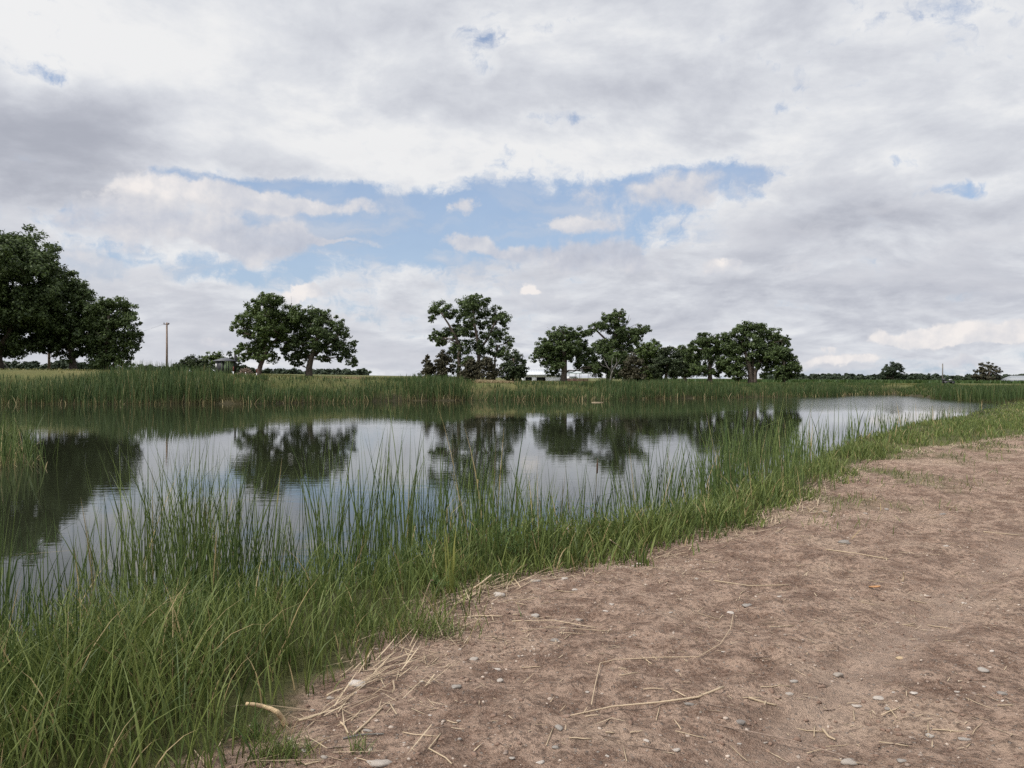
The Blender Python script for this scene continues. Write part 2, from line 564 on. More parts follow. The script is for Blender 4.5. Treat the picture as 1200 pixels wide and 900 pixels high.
def ground_mat():
    m, N = material('earth_and_turf')
    pos = N.n('ShaderNodeNewGeometry').outputs['Position']
    dirt = N.n('ShaderNodeAttribute', attribute_name='dirt').outputs['Fac']
    wet_shade = N.n('ShaderNodeAttribute', attribute_name='wet_shade').outputs['Fac']
    n1 = N.noise(pos, 0.8, 5, 0.6)
    n2 = N.noise(pos, 4.5, 7, 0.66, 0.3)
    n3 = N.noise(pos, 26.0, 6, 0.7)
    n4 = N.noise(pos, 110.0, 3, 0.6)
    d = N.mix(N.step(n2, 0.37, 0.63), (0.172, 0.100, 0.067), (0.50, 0.352, 0.262))
    d = N.mix(N.m('MULTIPLY', N.step(n1, 0.50, 0.66), 0.8), d, (0.54, 0.40, 0.295))
    d = N.mix(N.m('MULTIPLY', N.step(N.noise(pos, 1.7, 4, 0.6), 0.56, 0.68), 0.75), d, (0.150, 0.084, 0.056))
    d = N.mix(N.m('MULTIPLY', N.step(n3, 0.46, 0.60), 0.75), d, (0.095, 0.062, 0.046))
    d = N.mix(N.m('MULTIPLY', N.step(n3, 0.50, 0.34), 0.55), d, (0.36, 0.26, 0.20))
    rut = N.n('ShaderNodeAttribute', attribute_name='rut').outputs['Fac']
    d = N.mix(N.m('MULTIPLY', rut, N.lin(n3, 0.3, 0.7, 0.25, 0.65), clamp=True), d, (0.43, 0.325, 0.255))      # compacted, swept clean by wheels
    # grit: small pale and dark grains
    vo = N.n('ShaderNodeTexVoronoi'); N.put(vo.inputs['Vector'], pos); vo.inputs['Scale'].default_value = 42.0
    rnd = N.xyz(vo.outputs['Color'])
    grain = N.m('MULTIPLY', N.step(vo.outputs['Distance'], 0.36, 0.24), N.m('GREATER_THAN', rnd[0], 0.74))
    gcol = N.mix(rnd[1], (0.12, 0.10, 0.09), (0.46, 0.40, 0.34))
    d = N.mix(N.m('MULTIPLY', grain, 0.75), d, gcol)
    d = N.mix(N.m('MULTIPLY', N.step(n4, 0.46, 0.62), 0.5), d, (0.42, 0.31, 0.24))
    # straw dust along fibres
    st = N.noise(N.v('MULTIPLY', pos, (7.0, 60.0, 1.0)), 1.0, 3, 0.6, 1.6)
    d = N.mix(N.m('MULTIPLY', N.step(st, 0.62, 0.74), 0.5), d, (0.42, 0.33, 0.22))
    g = N.mix(n2, (0.050, 0.065, 0.020), (0.13, 0.13, 0.045))
    g = N.mix(N.m('MULTIPLY', N.step(N.noise(pos, 0.12, 4, 0.6), 0.45, 0.7), 0.6), g, (0.20, 0.17, 0.075))
    c = N.mix(dirt, g, d)
    c = N.mix(N.m('MULTIPLY', wet_shade, 0.85), c, (0.035, 0.028, 0.018))  # soil darkened for the wet shore and for painted shade under the grass
    b = N.n('ShaderNodeBsdfPrincipled')
    N.link(c, b.inputs['Base Color'])
    N.put(b.inputs['Roughness'], 0.92)
    b.inputs['Specular IOR Level'].default_value = 0.2
    h = N.m('ADD', N.m('MULTIPLY', n2, 0.9), N.m('MULTIPLY', n3, 0.55))
    h = N.m('MULTIPLY_ADD', n4, 0.34, h)
    h = N.m('MULTIPLY_ADD', grain, 0.30, h)
    bp = N.n('ShaderNodeBump')
    N.link(h, bp.inputs['Height'])
    bp.inputs['Strength'].default_value = 1.0
    bp.inputs['Distance'].default_value = 0.085
    N.link(bp.outputs[0], b.inputs['Normal'])
    o = N.n('ShaderNodeOutputMaterial'); N.link(b.outputs[0], o.inputs[0])
    return m


def water_mat():
    m, N = material('pond_water')
    pos = N.n('ShaderNodeNewGeometry').outputs['Position']
    b = N.n('ShaderNodeBsdfPrincipled')
    b.inputs['Base Color'].default_value = (0.018, 0.021, 0.012, 1)
    b.inputs['Roughness'].default_value = 0.015
    b.inputs['IOR'].default_value = 1.36
    b.inputs['Specular IOR Level'].default_value = 0.62
    # cat's paws: ripple strength varies over the pond
    patch = N.step(N.noise(N.v('MULTIPLY', pos, (0.03, 0.10, 0)), 1.0, 3, 0.6, 0.5), 0.38, 0.70)
    px_, py_, pz_ = N.xyz(pos)
    ruf = N.m('MULTIPLY', N.step(px_, 12.0, 36.0), N.step(py_, 48.0, 72.0))     # wind-ruffled far end
    w1 = N.noise(N.v('MULTIPLY', pos, (1.1, 3.4, 0)), 1.0, 4, 0.55, 0.3)
    w2 = N.noise(N.v('MULTIPLY', pos, (4.0, 10.0, 0)), 1.0, 2, 0.5, 0.2)
    h = N.m('ADD', N.m('MULTIPLY', w1, 0.75), N.m('MULTIPLY', w2, 0.22))
    bp = N.n('ShaderNodeBump')
    N.link(h, bp.inputs['Height'])
    N.put(bp.inputs['Strength'], N.m('MULTIPLY_ADD', ruf, 0.30, N.m('MULTIPLY_ADD', patch, 0.055, 0.013)))
    N.put(b.inputs['Roughness'], N.m('MULTIPLY_ADD', ruf, 0.10, 0.015))
    bp.inputs['Distance'].default_value = 0.06
    N.link(bp.outputs[0], b.inputs['Normal'])
    o = N.n('ShaderNodeOutputMaterial'); N.link(b.outputs[0], o.inputs[0])
    return m


def bark_mat(name, col):
    m, N = material(name)
    pos = N.n('ShaderNodeTexCoord').outputs['Object']
    s = N.noise(N.v('MULTIPLY', pos, (5, 5, 0.9)), 1.6, 6, 0.65, 0.4)
    c = N.mix(N.step(s, 0.3, 0.7), tuple(k * 0.55 for k in col), tuple(k * 1.3 for k in col))
    b = N.n('ShaderNodeBsdfPrincipled')
    N.link(c, b.inputs['Base Color']); b.inputs['Roughness'].default_value = 0.9
    bp = N.n('ShaderNodeBump'); N.link(s, bp.inputs['Height']); bp.inputs['Strength'].default_value = 0.8
    bp.inputs['Distance'].default_value = 0.08
    N.link(bp.outputs[0], b.inputs['Normal'])
    o = N.n('ShaderNodeOutputMaterial'); N.link(b.outputs[0], o.inputs[0])
    return m


def stone_mat(name, a, b_):
    m, N = material(name)
    pos = N.n('ShaderNodeTexCoord').outputs['Object']
    r = N.n('ShaderNodeObjectInfo').outputs['Random']
    isl = N.n('ShaderNodeNewGeometry').outputs['Random Per Island']
    f = N.m('FRACT', N.m('ADD', r, isl))
    c = N.mix(f, a, b_)
    c = N.mix(N.step(N.noise(pos, 60, 5, 0.7), 0.45, 0.75), c, N.v('SCALE', c, 0.6))
    c = N.mix(N.m('MULTIPLY', N.step(N.noise(pos, 22, 3, 0.6), 0.52, 0.64), 0.5), c, (0.22, 0.15, 0.11))
    b = N.n('ShaderNodeBsdfPrincipled')
    N.link(c, b.inputs['Base Color']); b.inputs['Roughness'].default_value = 0.8
    bp = N.n('ShaderNodeBump'); N.put(bp.inputs['Height'], N.noise(pos, 70, 5, 0.6)); bp.inputs['Strength'].default_value = 0.4
    bp.inputs['Distance'].default_value = 0.01
    N.link(bp.outputs[0], b.inputs['Normal'])
    o = N.n('ShaderNodeOutputMaterial'); N.link(b.outputs[0], o.inputs[0])
    return m


M = {
    'ground': ground_mat(), 'water': water_mat(),
    'grass': leaf_mat('bank_grass', (0.045, 0.078, 0.018), (0.185, 0.220, 0.062), base=(0.085, 0.085, 0.032), trans=0.3, dead=(0.34, 0.26, 0.13), deadp=0.05),
    'reed': leaf_mat('reed_blade', (0.036, 0.070, 0.018), (0.140, 0.178, 0.054), base=(0.10, 0.105, 0.045), trans=0.22, dead=(0.36, 0.28, 0.14), deadp=0.035),
    'far_reed': leaf_mat('far_reed_blade', (0.026, 0.053, 0.015), (0.082, 0.118, 0.036), base=(0.085, 0.080, 0.030), trans=0.2, dead=(0.19, 0.165, 0.07), deadp=0.05),
    'thatch': leaf_mat('dead_reed_thatch', (0.16, 0.125, 0.055), (0.32, 0.26, 0.13), trans=0.15),
    'dry_grass': leaf_mat('dry_tan_grass', (0.22, 0.17, 0.09), (0.36, 0.285, 0.17), trans=0.2),
    'meadow': leaf_mat('meadow_grass', (0.07, 0.085, 0.022), (0.20, 0.185, 0.070), trans=0.2),
    'leaf': leaf_mat('cottonwood_leaf', (0.026, 0.044, 0.014), (0.104, 0.146, 0.046), trans=0.3, rough=0.5),
    'leaf_bright': leaf_mat('bright_leaf', (0.034, 0.060, 0.014), (0.120, 0.165, 0.046), trans=0.25, rough=0.5),  # a lighter green foliage colour
    'leaf_dark': leaf_mat('dark_leaf', (0.016, 0.027, 0.010), (0.055, 0.076, 0.028), trans=0.15),
    'leaf_brown': leaf_mat('cedar_brown_leaf', (0.030, 0.030, 0.016), (0.075, 0.066, 0.034), trans=0.1),
    'leaf_far': leaf_mat('far_leaf', (0.022, 0.036, 0.020), (0.050, 0.070, 0.036), trans=0.15),
    'crop': leaf_mat('crop_leaf', (0.030, 0.060, 0.014), (0.065, 0.105, 0.028), trans=0.2),
    'bark': bark_mat('bark', (0.105, 0.082, 0.065)),
    'bark_red': bark_mat('reddish_bark', (0.115, 0.080, 0.065)),
    'bark_grey': bark_mat('bleached_dead_wood', (0.15, 0.14, 0.125)),
    'pole': bark_mat('weathered_pole_wood', (0.24, 0.175, 0.135)),
    'stone': stone_mat('pale_stone', (0.27, 0.235, 0.20), (0.50, 0.45, 0.40)),
    'stone_grey': stone_mat('grey_stone', (0.17, 0.155, 0.14), (0.34, 0.31, 0.275)),
    'gravel': stone_mat('gravel', (0.17, 0.125, 0.10), (0.48, 0.40, 0.33)),
    'straw': leaf_mat('dry_straw', (0.27, 0.20, 0.13), (0.47, 0.375, 0.255), trans=0.05, rough=0.6),
    'stalk': plain('dead_cane', (0.43, 0.33, 0.22), 0.6, 0.25, 30, bump=0.3, bscale=60),
    'stick': plain('bleached_stick', (0.52, 0.38, 0.22), 0.75, 0.25, 25, bump=0.4, bscale=60),
    'seed': plain('brown_seed_head', (0.085, 0.045, 0.025), 0.95, 0.25, 40, bump=0.5, bscale=300),
}
# ------------------------------------------------------------------ ground, track, pond
def grow(a, step, ratio, end):
    out = [a]
    while abs(out[-1]) < abs(end):
        step *= ratio
        out.append(out[-1] + (step if end > a else -step))
    return out


def build_land():
    st = 0.034
    xs = list(np.arange(-4.0, 7.0001, st))
    xs = grow(-4.0, st, 1.035, -4000)[:0:-1] + xs + grow(7.0, st, 1.035, 4000)[1:]
    ys = list(np.arange(2.6, 11.0001, st))
    ys = grow(2.6, st, 1.12, -60)[:0:-1] + ys + grow(11.0, st, 1.022, 5000)[1:]
    xs = np.array(xs); ys = np.array(ys)
    X, Y = np.meshgrid(xs, ys)
    X = X.ravel(); Y = Y.ravel()
    Z = ground_z(X, Y)
    V = np.stack([X, Y, Z], 1)
    nx, ny = len(xs), len(ys)
    i = np.arange((nx - 1) * (ny - 1))
    r, c = i // (nx - 1), i % (nx - 1)
    a = r * nx + c
    F = np.stack([a, a + 1, a + nx + 1, a + nx], 1)
    dsd = poly_sd(DIRT, X, Y)
    nz = (fbm2(X * 1.6, Y * 1.6, 41, 4) - 0.5)
    dirt = sstep(0.45, 0.15, dsd + nz * 0.7)
    # sparse turf creeping on to the track beyond the bend
    dirt = dirt * (1 - 0.55 * sstep(0.52, 0.66, fbm2(X * 0.9, Y * 0.9, 51, 4)) * sstep(-2.6, -0.2, dsd) * sstep(8, 12, Y))
    psd = poly_sd(POND, X, Y)
    wet_shade = sstep(1.7, 0.4, psd)  # damp waterline, widened to paint the deep shade between grass stems
    rut = ruts(X, Y) * sstep(45, 20, np.hypot(X, Y))
    inside = (dsd < 0)
    fin = inside[F].all(axis=1)
    for nm, sel in (('ground', ~fin), ('dirt_track', fin)):
        used = np.unique(F[sel])
        mp = np.full(len(V), -1); mp[used] = np.arange(len(used))
        o = mesh_np(nm, V[used], mp[F[sel]], M['ground'], attrs={'dirt': dirt[used], 'wet_shade': wet_shade[used], 'rut': rut[used]}, smooth=True)
        tag(o, kind='structure')
    # the pond: one level sheet, its edge running in under the banks
    V = np.array([(-80, -30, WATER), (75, -30, WATER), (75, 125, WATER), (-80, 125, WATER)], float)
    tag(mesh_np('pond_water', V, np.array([[0, 1, 2, 3]]), M['water']), kind='structure')


build_land()
# ------------------------------------------------------------------ blades
def blades(B, H, W, lean, az, curl, segs=4, face=None, kink=None):
    """Vertex / face arrays of many tapering blades. B roots (n,3); H length; W width; lean = tilt from
    upright at the root; az = heading of the lean; curl = extra bend towards the tip (radians)."""
    n = len(B)
    s = np.linspace(0, 1, segs + 1)
    ang = lean[:, None] + curl[:, None] * s[None, :] ** 1.6
    if kink is not None:
        ang = ang + kink[:, None] * (s[None, :] > 0.62)
    ds = H[:, None] / segs
    dr = np.sin(ang) * ds; dz = np.cos(ang) * ds
    R = np.concatenate([np.zeros((n, 1)), np.cumsum(dr[:, :-1], 1)], 1)
    Zc = np.concatenate([np.zeros((n, 1)), np.cumsum(dz[:, :-1], 1)], 1)
    ca, sa = np.cos(az)[:, None], np.sin(az)[:, None]
    cx = B[:, 0:1] + R * ca; cy = B[:, 1:2] + R * sa; cz = B[:, 2:3] + Zc
    fa = face if face is not None else az + math.pi / 2
    wv = (W[:, None] * np.interp(s, [0, 0.25, 0.7, 1.0], [0.75, 1.0, 0.7, 0.06])[None, :]) * 0.5
    fx, fy = np.cos(fa)[:, None] * wv, np.sin(fa)[:, None] * wv
    L = np.stack([cx - fx, cy - fy, cz], 2); Rr = np.stack([cx + fx, cy + fy, cz], 2)
    V = np.stack([L, Rr], 2).reshape(-1, 3)          # n, seg+1, 2
    k = (segs + 1) * 2
    base = (np.arange(n) * k)[:, None] + (np.arange(segs) * 2)[None, :]
    base = base.ravel()
    F = np.stack([base, base + 1, base + 3, base + 2], 1)
    T = np.tile(np.repeat(s, 2), n)
    return V, F, T


def u(a, b, n):
    return rng.uniform(a, b, n)


def scatter(x0, x1, y0, y1, n):
    return u(x0, x1, n), u(y0, y1, n)


def in_view(x, y, margin=0.6):
    return (y > 2.2) & (np.abs(x) < 0.66 * y + margin)


def join(parts):
    Vs, Fs, Ts, o = [], [], [], 0
    for V, F, T in parts:
        Vs.append(V); Fs.append(F + o); Ts.append(T); o += len(V)
    return np.concatenate(Vs), np.concatenate(Fs), np.concatenate(Ts)


def build_bank():
    parts = []
    # --- soft arching grass on the near bank, thick from the track edge down to the water
    def grass(y0, y1, x0, x1, n, wid, hmul=1.0):
        x, y = scatter(x0, x1, y0, y1, n)
        psd = poly_sd(POND, x, y); dsd = poly_sd(DIRT, x, y)
        edge = dsd + (fbm2(x * 1.6, y * 1.6, 61, 4) - 0.5) * 1.0
        dens = sstep(-0.16, 0.12, edge) * sstep(-0.35, 0.1, psd)
        dens = dens * (0.30 + 0.70 * sstep(0.38, 0.6, fbm2(x * 0.9, y * 0.9, 71, 3))) * (1 - 0.45 * sstep(-2.6, -4.0, x))
        k = (rng.random(len(x)) < dens) & in_view(x, y) & (psd < 6)
        x, y, edge = x[k], y[k], edge[k]
        psd = psd[k]
        m = len(x)
        h = u(0.22, 0.56, m) * (0.72 + 0.28 * sstep(0.3, 1.1, psd)) * np.interp(y, [6.5, 9, 20, 30], [1.0, 0.80, 0.72, 0.42]) * (0.45 + 0.55 * sstep(-0.05, 0.6, edge)) * hmul * (0.75 + 0.5 * fbm2(x * 1.1, y * 1.1, 81, 2))
        z = ground_z(x, y) - 0.02
        return blades(np.stack([x, y, z], 1), h, u(0.7, 1.25, m) * wid, u(0.02, 0.42, m), u(0, 6.283, m), u(0.2, 1.7, m), 5, u(0, 6.283, m))
    parts.append(grass(2.6, 6.5, -6.0, 0.4, 31000, 0.0078, 1.15))
    parts.append(grass(6.5, 11.0, -3.6, 4.6, 30000, 0.013, 1.12))
    parts.append(grass(11.0, 18.0, 2.0, 10.0, 30000, 0.013, 1.05))
    parts.append(grass(18.0, 34.0, 5.0, 26.0, 38000, 0.020, 1.1))
    parts.append(grass(34.0, 72.0, 18.0, 52.0, 46000, 0.035, 1.0))
    V, F, T = join(parts)
    tag(mesh_np('bank_grass', V, F, M['grass'], attrs={'t': T}), 'long arching green grass covering the near bank', 'grass', kind='stuff')

    # --- thin short turf that has crept on to the track
    x, y = scatter(-2, 26, 3, 36, 90000)
    dsd = poly_sd(DIRT, x, y)
    g = fbm2(x * 0.9, y * 0.9, 51, 4)
    dens = sstep(-3.0, -0.1, dsd) * sstep(0.52, 0.68, g) * sstep(7.5, 11, y) * (dsd < 0)
    dens = np.maximum(dens, 0.9 * (dsd < 0) * (np.exp(-((x - 3.45) / 0.55) ** 2 - ((y - 8.8) / 0.55) ** 2) + np.exp(-((x + 0.38) / 0.28) ** 2 - ((y - 5.3) / 0.35) ** 2)
                                               + 0.7 * np.exp(-((x - 6.3) / 0.8) ** 2 - ((y - 12.2) / 0.5) ** 2)))
    k = (rng.random(len(x)) < dens) & in_view(x, y)
    x, y = x[k], y[k]; m = len(x)
    V, F, T = blades(np.stack([x, y, ground_z(x, y) - 0.01], 1), u(0.05, 0.19, m), u(0.004, 0.007, m) * np.interp(y, [4, 12, 30], [1, 1.8, 3.4]), u(0.1, 0.8, m), u(0, 6.283, m), u(0.1, 1.0, m), 3, u(0, 6.283, m))
    tag(mesh_np('short_turf', V, F, M['grass'], attrs={'t': T}), 'short thin turf creeping over the edge of the dirt track', 'grass', kind='stuff')

    # --- reeds standing in the near shallows
    parts = []
    def reeds(y0, y1, x0, x1, n, wid, lo=-1.15, hi=0.75):
        x, y = scatter(x0, x1, y0, y1, n)
        psd = poly_sd(POND, x, y)
        c = fbm2(x * 0.85 + 3, y * 0.85, 91, 3)
        dens = sstep(lo, lo + 0.5, psd) * sstep(hi, hi - 0.5, psd) * (0.16 + 0.84 * sstep(0.42, 0.60, c))
        k = (rng.random(len(x)) < dens) & in_view(x, y)
        x, y, c = x[k], y[k], c[k]
        m = len(x)
        z = ground_z(x, y) - 0.03
        h = (np.maximum(WATER, z) - z) + u(0.75, 1.45, m) * np.interp(y, [18, 26, 45], [1, 0.85, 0.5]) * (1 - 0.42 * sstep(0.2, 1.0, poly_sd(POND, x, y))) * np.interp(y, [3.0, 5.0], [0.72, 1.0]) * (0.72 + 0.55 * sstep(0.4, 0.65, c)) * np.where(rng.random(m) < 0.06, 1.18, 1.0)
        kink = np.where(rng.random(m) < 0.07, u(0.6, 1.7, m), 0.0)
        return blades(np.stack([x, y, z], 1), h, u(0.75, 1.3, m) * wid, u(0.0, 0.17, m), u(0, 6.283, m), u(0.02, 0.55, m) ** 1.3, 7, u(0, 6.283, m), kink)
    parts.append(reeds(3.0, 7.2, -7.0, 0.5, 7600, 0.0115))
    parts.append(reeds(7.2, 12.5, -3.5, 5.0, 7000, 0.0135))
    parts.append(reeds(12.5, 20.0, 1.5, 10.0, 5200, 0.017))
    parts.append(reeds(20.0, 40.0, 5.0, 28.0, 5000, 0.026))
    parts.append(reeds(40.0, 58.0, 20.0, 40.0, 500, 0.04))
    parts.append(reeds(2.9, 7.0, -5.0, 0.5, 5200, 0.0075, -0.5, 1.7))
    parts.append(reeds(7.0, 12.5, -3.0, 5.0, 3200, 0.0095, -0.5, 1.6))
    V, F, T = join(parts)
    tag(mesh_np('reed_bed', V, F, M['reed'], attrs={'t': T}), 'green reed blades standing in the near shallows', 'reeds', kind='stuff')

    # --- straw-coloured litter where the grass meets the track
    x, y = scatter(-3, 14, 2.8, 24, 90000)
    dsd = poly_sd(DIRT, x, y)
    dens = np.exp(-((dsd + 0.10) / 0.20) ** 2) * (0.25 + 0.75 * sstep(0.4, 0.6, fbm2(x * 1.5, y * 1.5, 101, 2))) + 0.22 * (dsd < 0) * sstep(0.35, 0.6, fbm2(x * 2.2, y * 2.2, 103, 3))
    k = (rng.random(len(x)) < dens * 1.2) & in_view(x, y)
    x, y = x[k], y[k]; m = len(x)
    L = u(0.03, 0.18, m) * np.where(rng.random(m) < 0.15, 2.0, 1.0) * np.interp(dsd[k], [-0.6, -0.2], [0.45, 1.0])
    a = u(0, 6.283, m)
    B = np.stack([x, y, ground_z(x, y) + 0.006], 1)
    V, F, T = blades(B, L, u(0.003, 0.0065, m) * np.interp(y, [4, 20], [1, 2.2]), np.full(m, 1.52), a, u(-0.25, 0.25, m), 3, a + math.pi / 2)
    # longer straws washed up in a drift along the edge
    E = np.array(DIRT[1:17]); sg = np.diff(E, axis=0); ln = np.hypot(*sg.T); cum = np.concatenate([[0], np.cumsum(ln)])
    t = u(0, cum[-1], 4200); i = np.clip(np.searchsorted(cum, t) - 1, 0, len(ln) - 1)
    q = E[i] + sg[i] * ((t - cum[i]) / ln[i])[:, None]
    nr = np.stack([sg[i, 1], -sg[i, 0]], 1) / ln[i][:, None]
    of = rng.normal(0.02, 0.16, len(t))
    x = q[:, 0] + nr[:, 0] * of; y = q[:, 1] + nr[:, 1] * of
    k = in_view(x, y) & (rng.random(len(x)) < 0.15 + 0.85 * sstep(0.42, 0.6, fbm2(x * 0.8, y * 0.8, 181, 3)))
    x, y, i = x[k], y[k], i[k]; m = len(x)
    a = np.arctan2(sg[i, 1], sg[i, 0]) + rng.normal(0, 0.5, m) + math.pi * (rng.random(m) < .5)
    V2, F2, T2 = blades(np.stack([x, y, ground_z(x, y) + u(0.006, 0.03, m)], 1), u(0.08, 0.38, m), u(0.004, 0.009, m) * np.interp(y, [4, 20], [1, 1.8]), u(1.40, 1.58, m), a, u(-0.15, 0.2, m), 3, a + math.pi / 2)
    V, F, T = join([(V, F, T), (V2, F2, T2)])
    tag(mesh_np('straw_litter', V, F, M['straw'], attrs={'t': T}), 'scattered bits of dry straw littering the dirt track', 'straw', kind='stuff')


# tops of the far reed bed, as seen along the far shore: photo x -> photo y
FAR_TOP = ([-60, 0, 110, 135, 175, 240, 270, 283, 410, 428, 470, 545, 556, 604, 640, 695, 706, 770, 820, 960, 1058, 1068, 1110],
           [438, 438, 436, 425, 423, 425, 432, 447, 447, 440, 437.5, 436.5, 448, 450, 450.5, 450.5, 441.8, 441.8, 446, 448, 450.5, 456.5, 458])


def build_far_reeds():
    shore = [(-56, 58.5), (-40, 61), (-20.7, 63.6), (-13.3, 71.8), (0, 77.8), (8.6, 79.4), (24.4, 90), (42, 101), (49, 110), (56.5, 113), (54.0, 106), (49.5, 92)]
    S = np.array(shore); seg = np.diff(S, axis=0); ln = np.hypot(*seg.T); cum = np.concatenate([[0], np.cumsum(ln)])
    n = 30000
    t = u(0, cum[-1], n)
    i = np.clip(np.searchsorted(cum, t) - 1, 0, len(ln) - 1)
    f = (t - cum[i]) / ln[i]
    p = S[i] + seg[i] * f[:, None]
    nrm = np.stack([-seg[i, 1], seg[i, 0]], 1) / ln[i][:, None]
    off = u(0, 1, n) ** 1.3 * 5.0 - 0.7
    jit = (fbm2(t * 0.16, t * 0.0 + 2, 111, 3) - 0.5) * 2.6
    x = p[:, 0] + nrm[:, 0] * (off + jit); y = p[:, 1] + nrm[:, 1] * (off + jit)
    z = np.maximum(ground_z(x, y), WATER - 0.35) - 0.05
    px = 600 + x / y * FPX
    tpy = np.interp(px, *FAR_TOP)
    ztop = EYE + (hz(px) - tpy) / FPX * y
    c = fbm2(t * 0.33, off * 0.35, 121, 3)
    ztop = ztop + (c - 0.60) * 1.35 + (fbm2(t * 1.3, off, 125, 2) - 0.5) * 0.45 - np.abs(rng.normal(0, 0.17, n))
    # the front rank is lower than those on the bank behind
    h = np.clip((ztop - z) * np.interp(off, [-0.7, 0.6, 2.2], [0.74, 0.93, 1.0]), 0.5, 4.0) * np.where(rng.random(n) < 0.3, u(0.55, 0.95, n), 1.0)
    keep = rng.random(n) < (0.5 + 0.5 * sstep(0.33, 0.5, c))
    keep &= ~((np.abs(px - 580) < 23) & (off > 2.0))
    B = np.stack([x, y, z], 1)[keep]; h = h[keep]; m = len(h)
    V, F, T = blades(B, h, u(0.028, 0.062, m), u(0, 0.13, m), u(0, 6.283, m), u(0.05, 0.65, m), 4, u(-0.7, 0.7, m))
    tag(mesh_np('far_reed_bed', V, F, M['far_reed'], attrs={'t': T}), 'dense tall green cattails along the far shore of the pond', 'reeds', kind='stuff')
    # dead yellowed leaves at the waterline
    q = rng.random(m) < 0.17
    Bq = B[q].copy(); k = len(Bq)
    near = np.maximum(0, 1)
    Bq[:, 0] += u(-0.3, 0.3, k); Bq[:, 1] -= u(0.0, 0.5, k)
    sel = (ground_z(Bq[:, 0], Bq[:, 1]) < WATER + 0.25)
    Bq = Bq[sel]; k = len(Bq)
    Bq[:, 2] = WATER - 0.04
    V, F, T = blades(Bq, u(0.25, 0.95, k), u(0.025, 0.055, k), u(0.0, 0.6, k), u(0, 6.283, k), u(0.1, 1.4, k), 3, u(-0.7, 0.7, k))
    tag(mesh_np('dead_reed_thatch', V, F, M['thatch'], attrs={'t': T}), 'yellowed dead reed leaves at the far waterline', 'reeds', kind='stuff')

    # --- the reed-covered point on the right
    x, y = scatter(44, 76, 66, 100, 26000)
    psd = poly_sd(POND, x, y)
    px = 600 + x / y * FPX
    dep = (px - 1090) / 110.0
    k = (psd > -0.9) & (px > 1091) & (px < 1230) & (y > 70.5) & (y < 97) & (rng.random(len(x)) < np.where(psd < 3.5, 1.0, 0.35))
    x, y, px = x[k], y[k], px[k]; m = len(x)
    z = np.maximum(ground_z(x, y), WATER - 0.3) - 0.05
    ztop = EYE + (hz(px) - np.interp(px, [1090, 1105, 1140, 1200, 1240], [454.5, 452, 449.8, 448.5, 448])) / FPX * y + (fbm2(x * 0.4, y * 0.4, 131, 3) - 0.6) * 0.7 - np.abs(rng.normal(0, 0.14, m))
    h = np.clip(ztop - z, 0.4, 3.0) * np.where(rng.random(m) < 0.3, u(0.55, 0.95, m), 1.0)
    V, F, T = blades(np.stack([x, y, z], 1), h, u(0.03, 0.06, m), u(0, 0.14, m), u(0, 6.283, m), u(0.05, 0.6, m), 4, u(-0.7, 0.7, m))
    tag(mesh_np('point_reed_bed', V, F, M['far_reed'], attrs={'t': T}), 'green cattails on the point at the right end of the pond', 'reeds', kind='stuff')

    # --- reeds in the water at the left
    x, y = scatter(-17.5, -10.5, 17.5, 23.5, 2600)
    px = 600 + x / y * FPX
    d = sstep(75, 8, px) * (0.25 + 0.75 * sstep(0.4, 0.58, fbm2(x * 0.9, y * 0.9, 141, 3)))
    k = (rng.random(len(x)) < d * 0.8)
    x, y = x[k], y[k]; m = len(x)
    z = np.full(m, WATER - 0.25)
    p1 = blades(np.stack([x, y, z], 1), u(0.7, 1.75, m), u(0.014, 0.026, m), u(0, 0.22, m), u(0, 6.283, m), u(0.05, 0.9, m), 6, u(0, 6.283, m), np.where(rng.random(m) < 0.12, u(0.8, 1.8, m), 0))
    tag(mesh_np('side_reed_bed', p1[0], p1[1], M['reed'], attrs={'t': p1[2]}), 'thin reeds standing in open water at the left', 'reeds', kind='stuff')
    q = rng.random(m) < 0.45
    k = int(q.sum())
    p2 = blades(np.stack([x, y, z + 0.2], 1)[q], u(0.2, 0.6, k), u(0.014, 0.03, k), u(0.2, 1.3, k), u(0, 6.283, k), u(0.1, 0.9, k), 4, u(0, 6.283, k))
    tag(mesh_np('side_reed_thatch', p2[0], p2[1], M['thatch'], attrs={'t': p2[2]}), 'yellow dead leaves around the feet of the left reeds', 'reeds', kind='stuff')

    # --- meadow behind the far reeds, right-hand banks, tan dry grass
    x1, y1 = scatter(-70, 75, 66, 150, 60000)
    psd = poly_sd(POND, x1, y1)
    k = (psd > 2.5) & (psd < 42) & in_view(x1, y1, 2)
    x1, y1 = x1[k], y1[k]; m = len(x1)
    V, F, T = blades(np.stack([x1, y1, ground_z(x1, y1) - 0.02], 1), u(0.08, 0.26, m), u(0.05, 0.12, m), u(0.0, 0.6, m), u(0, 6.283, m), u(0.1, 1.0, m), 2, u(-0.8, 0.8, m))
    tag(mesh_np('meadow_grass', V, F, M['meadow'], attrs={'t': T}), 'yellow green meadow grass beyond the far shore', 'grass', kind='stuff')
    px = u(553, 607, 2600); yy = u(82.5, 87, 2600)
    x = (px - 600) / FPX * yy
    z = ground_z(x, yy) - 0.03
    ztop = EYE + (hz(px) - np.interp(px, [553, 560, 590, 607], [446.5, 444, 445, 447])) / FPX * yy - np.abs(rng.normal(0, 0.15, len(px)))
    m = len(px)
    V, F, T = blades(np.stack([x, yy, z], 1), np.clip(ztop - z, 0.25, 2), u(0.03, 0.06, m), u(0, 0.25, m), u(0, 6.283, m), u(0.1, 0.9, m), 3, u(-0.8, 0.8, m))
    tag(mesh_np('dry_grass_patch', V, F, M['dry_grass'], attrs={'t': T}), 'patch of tan dry grass behind the far reeds', 'grass', kind='stuff')
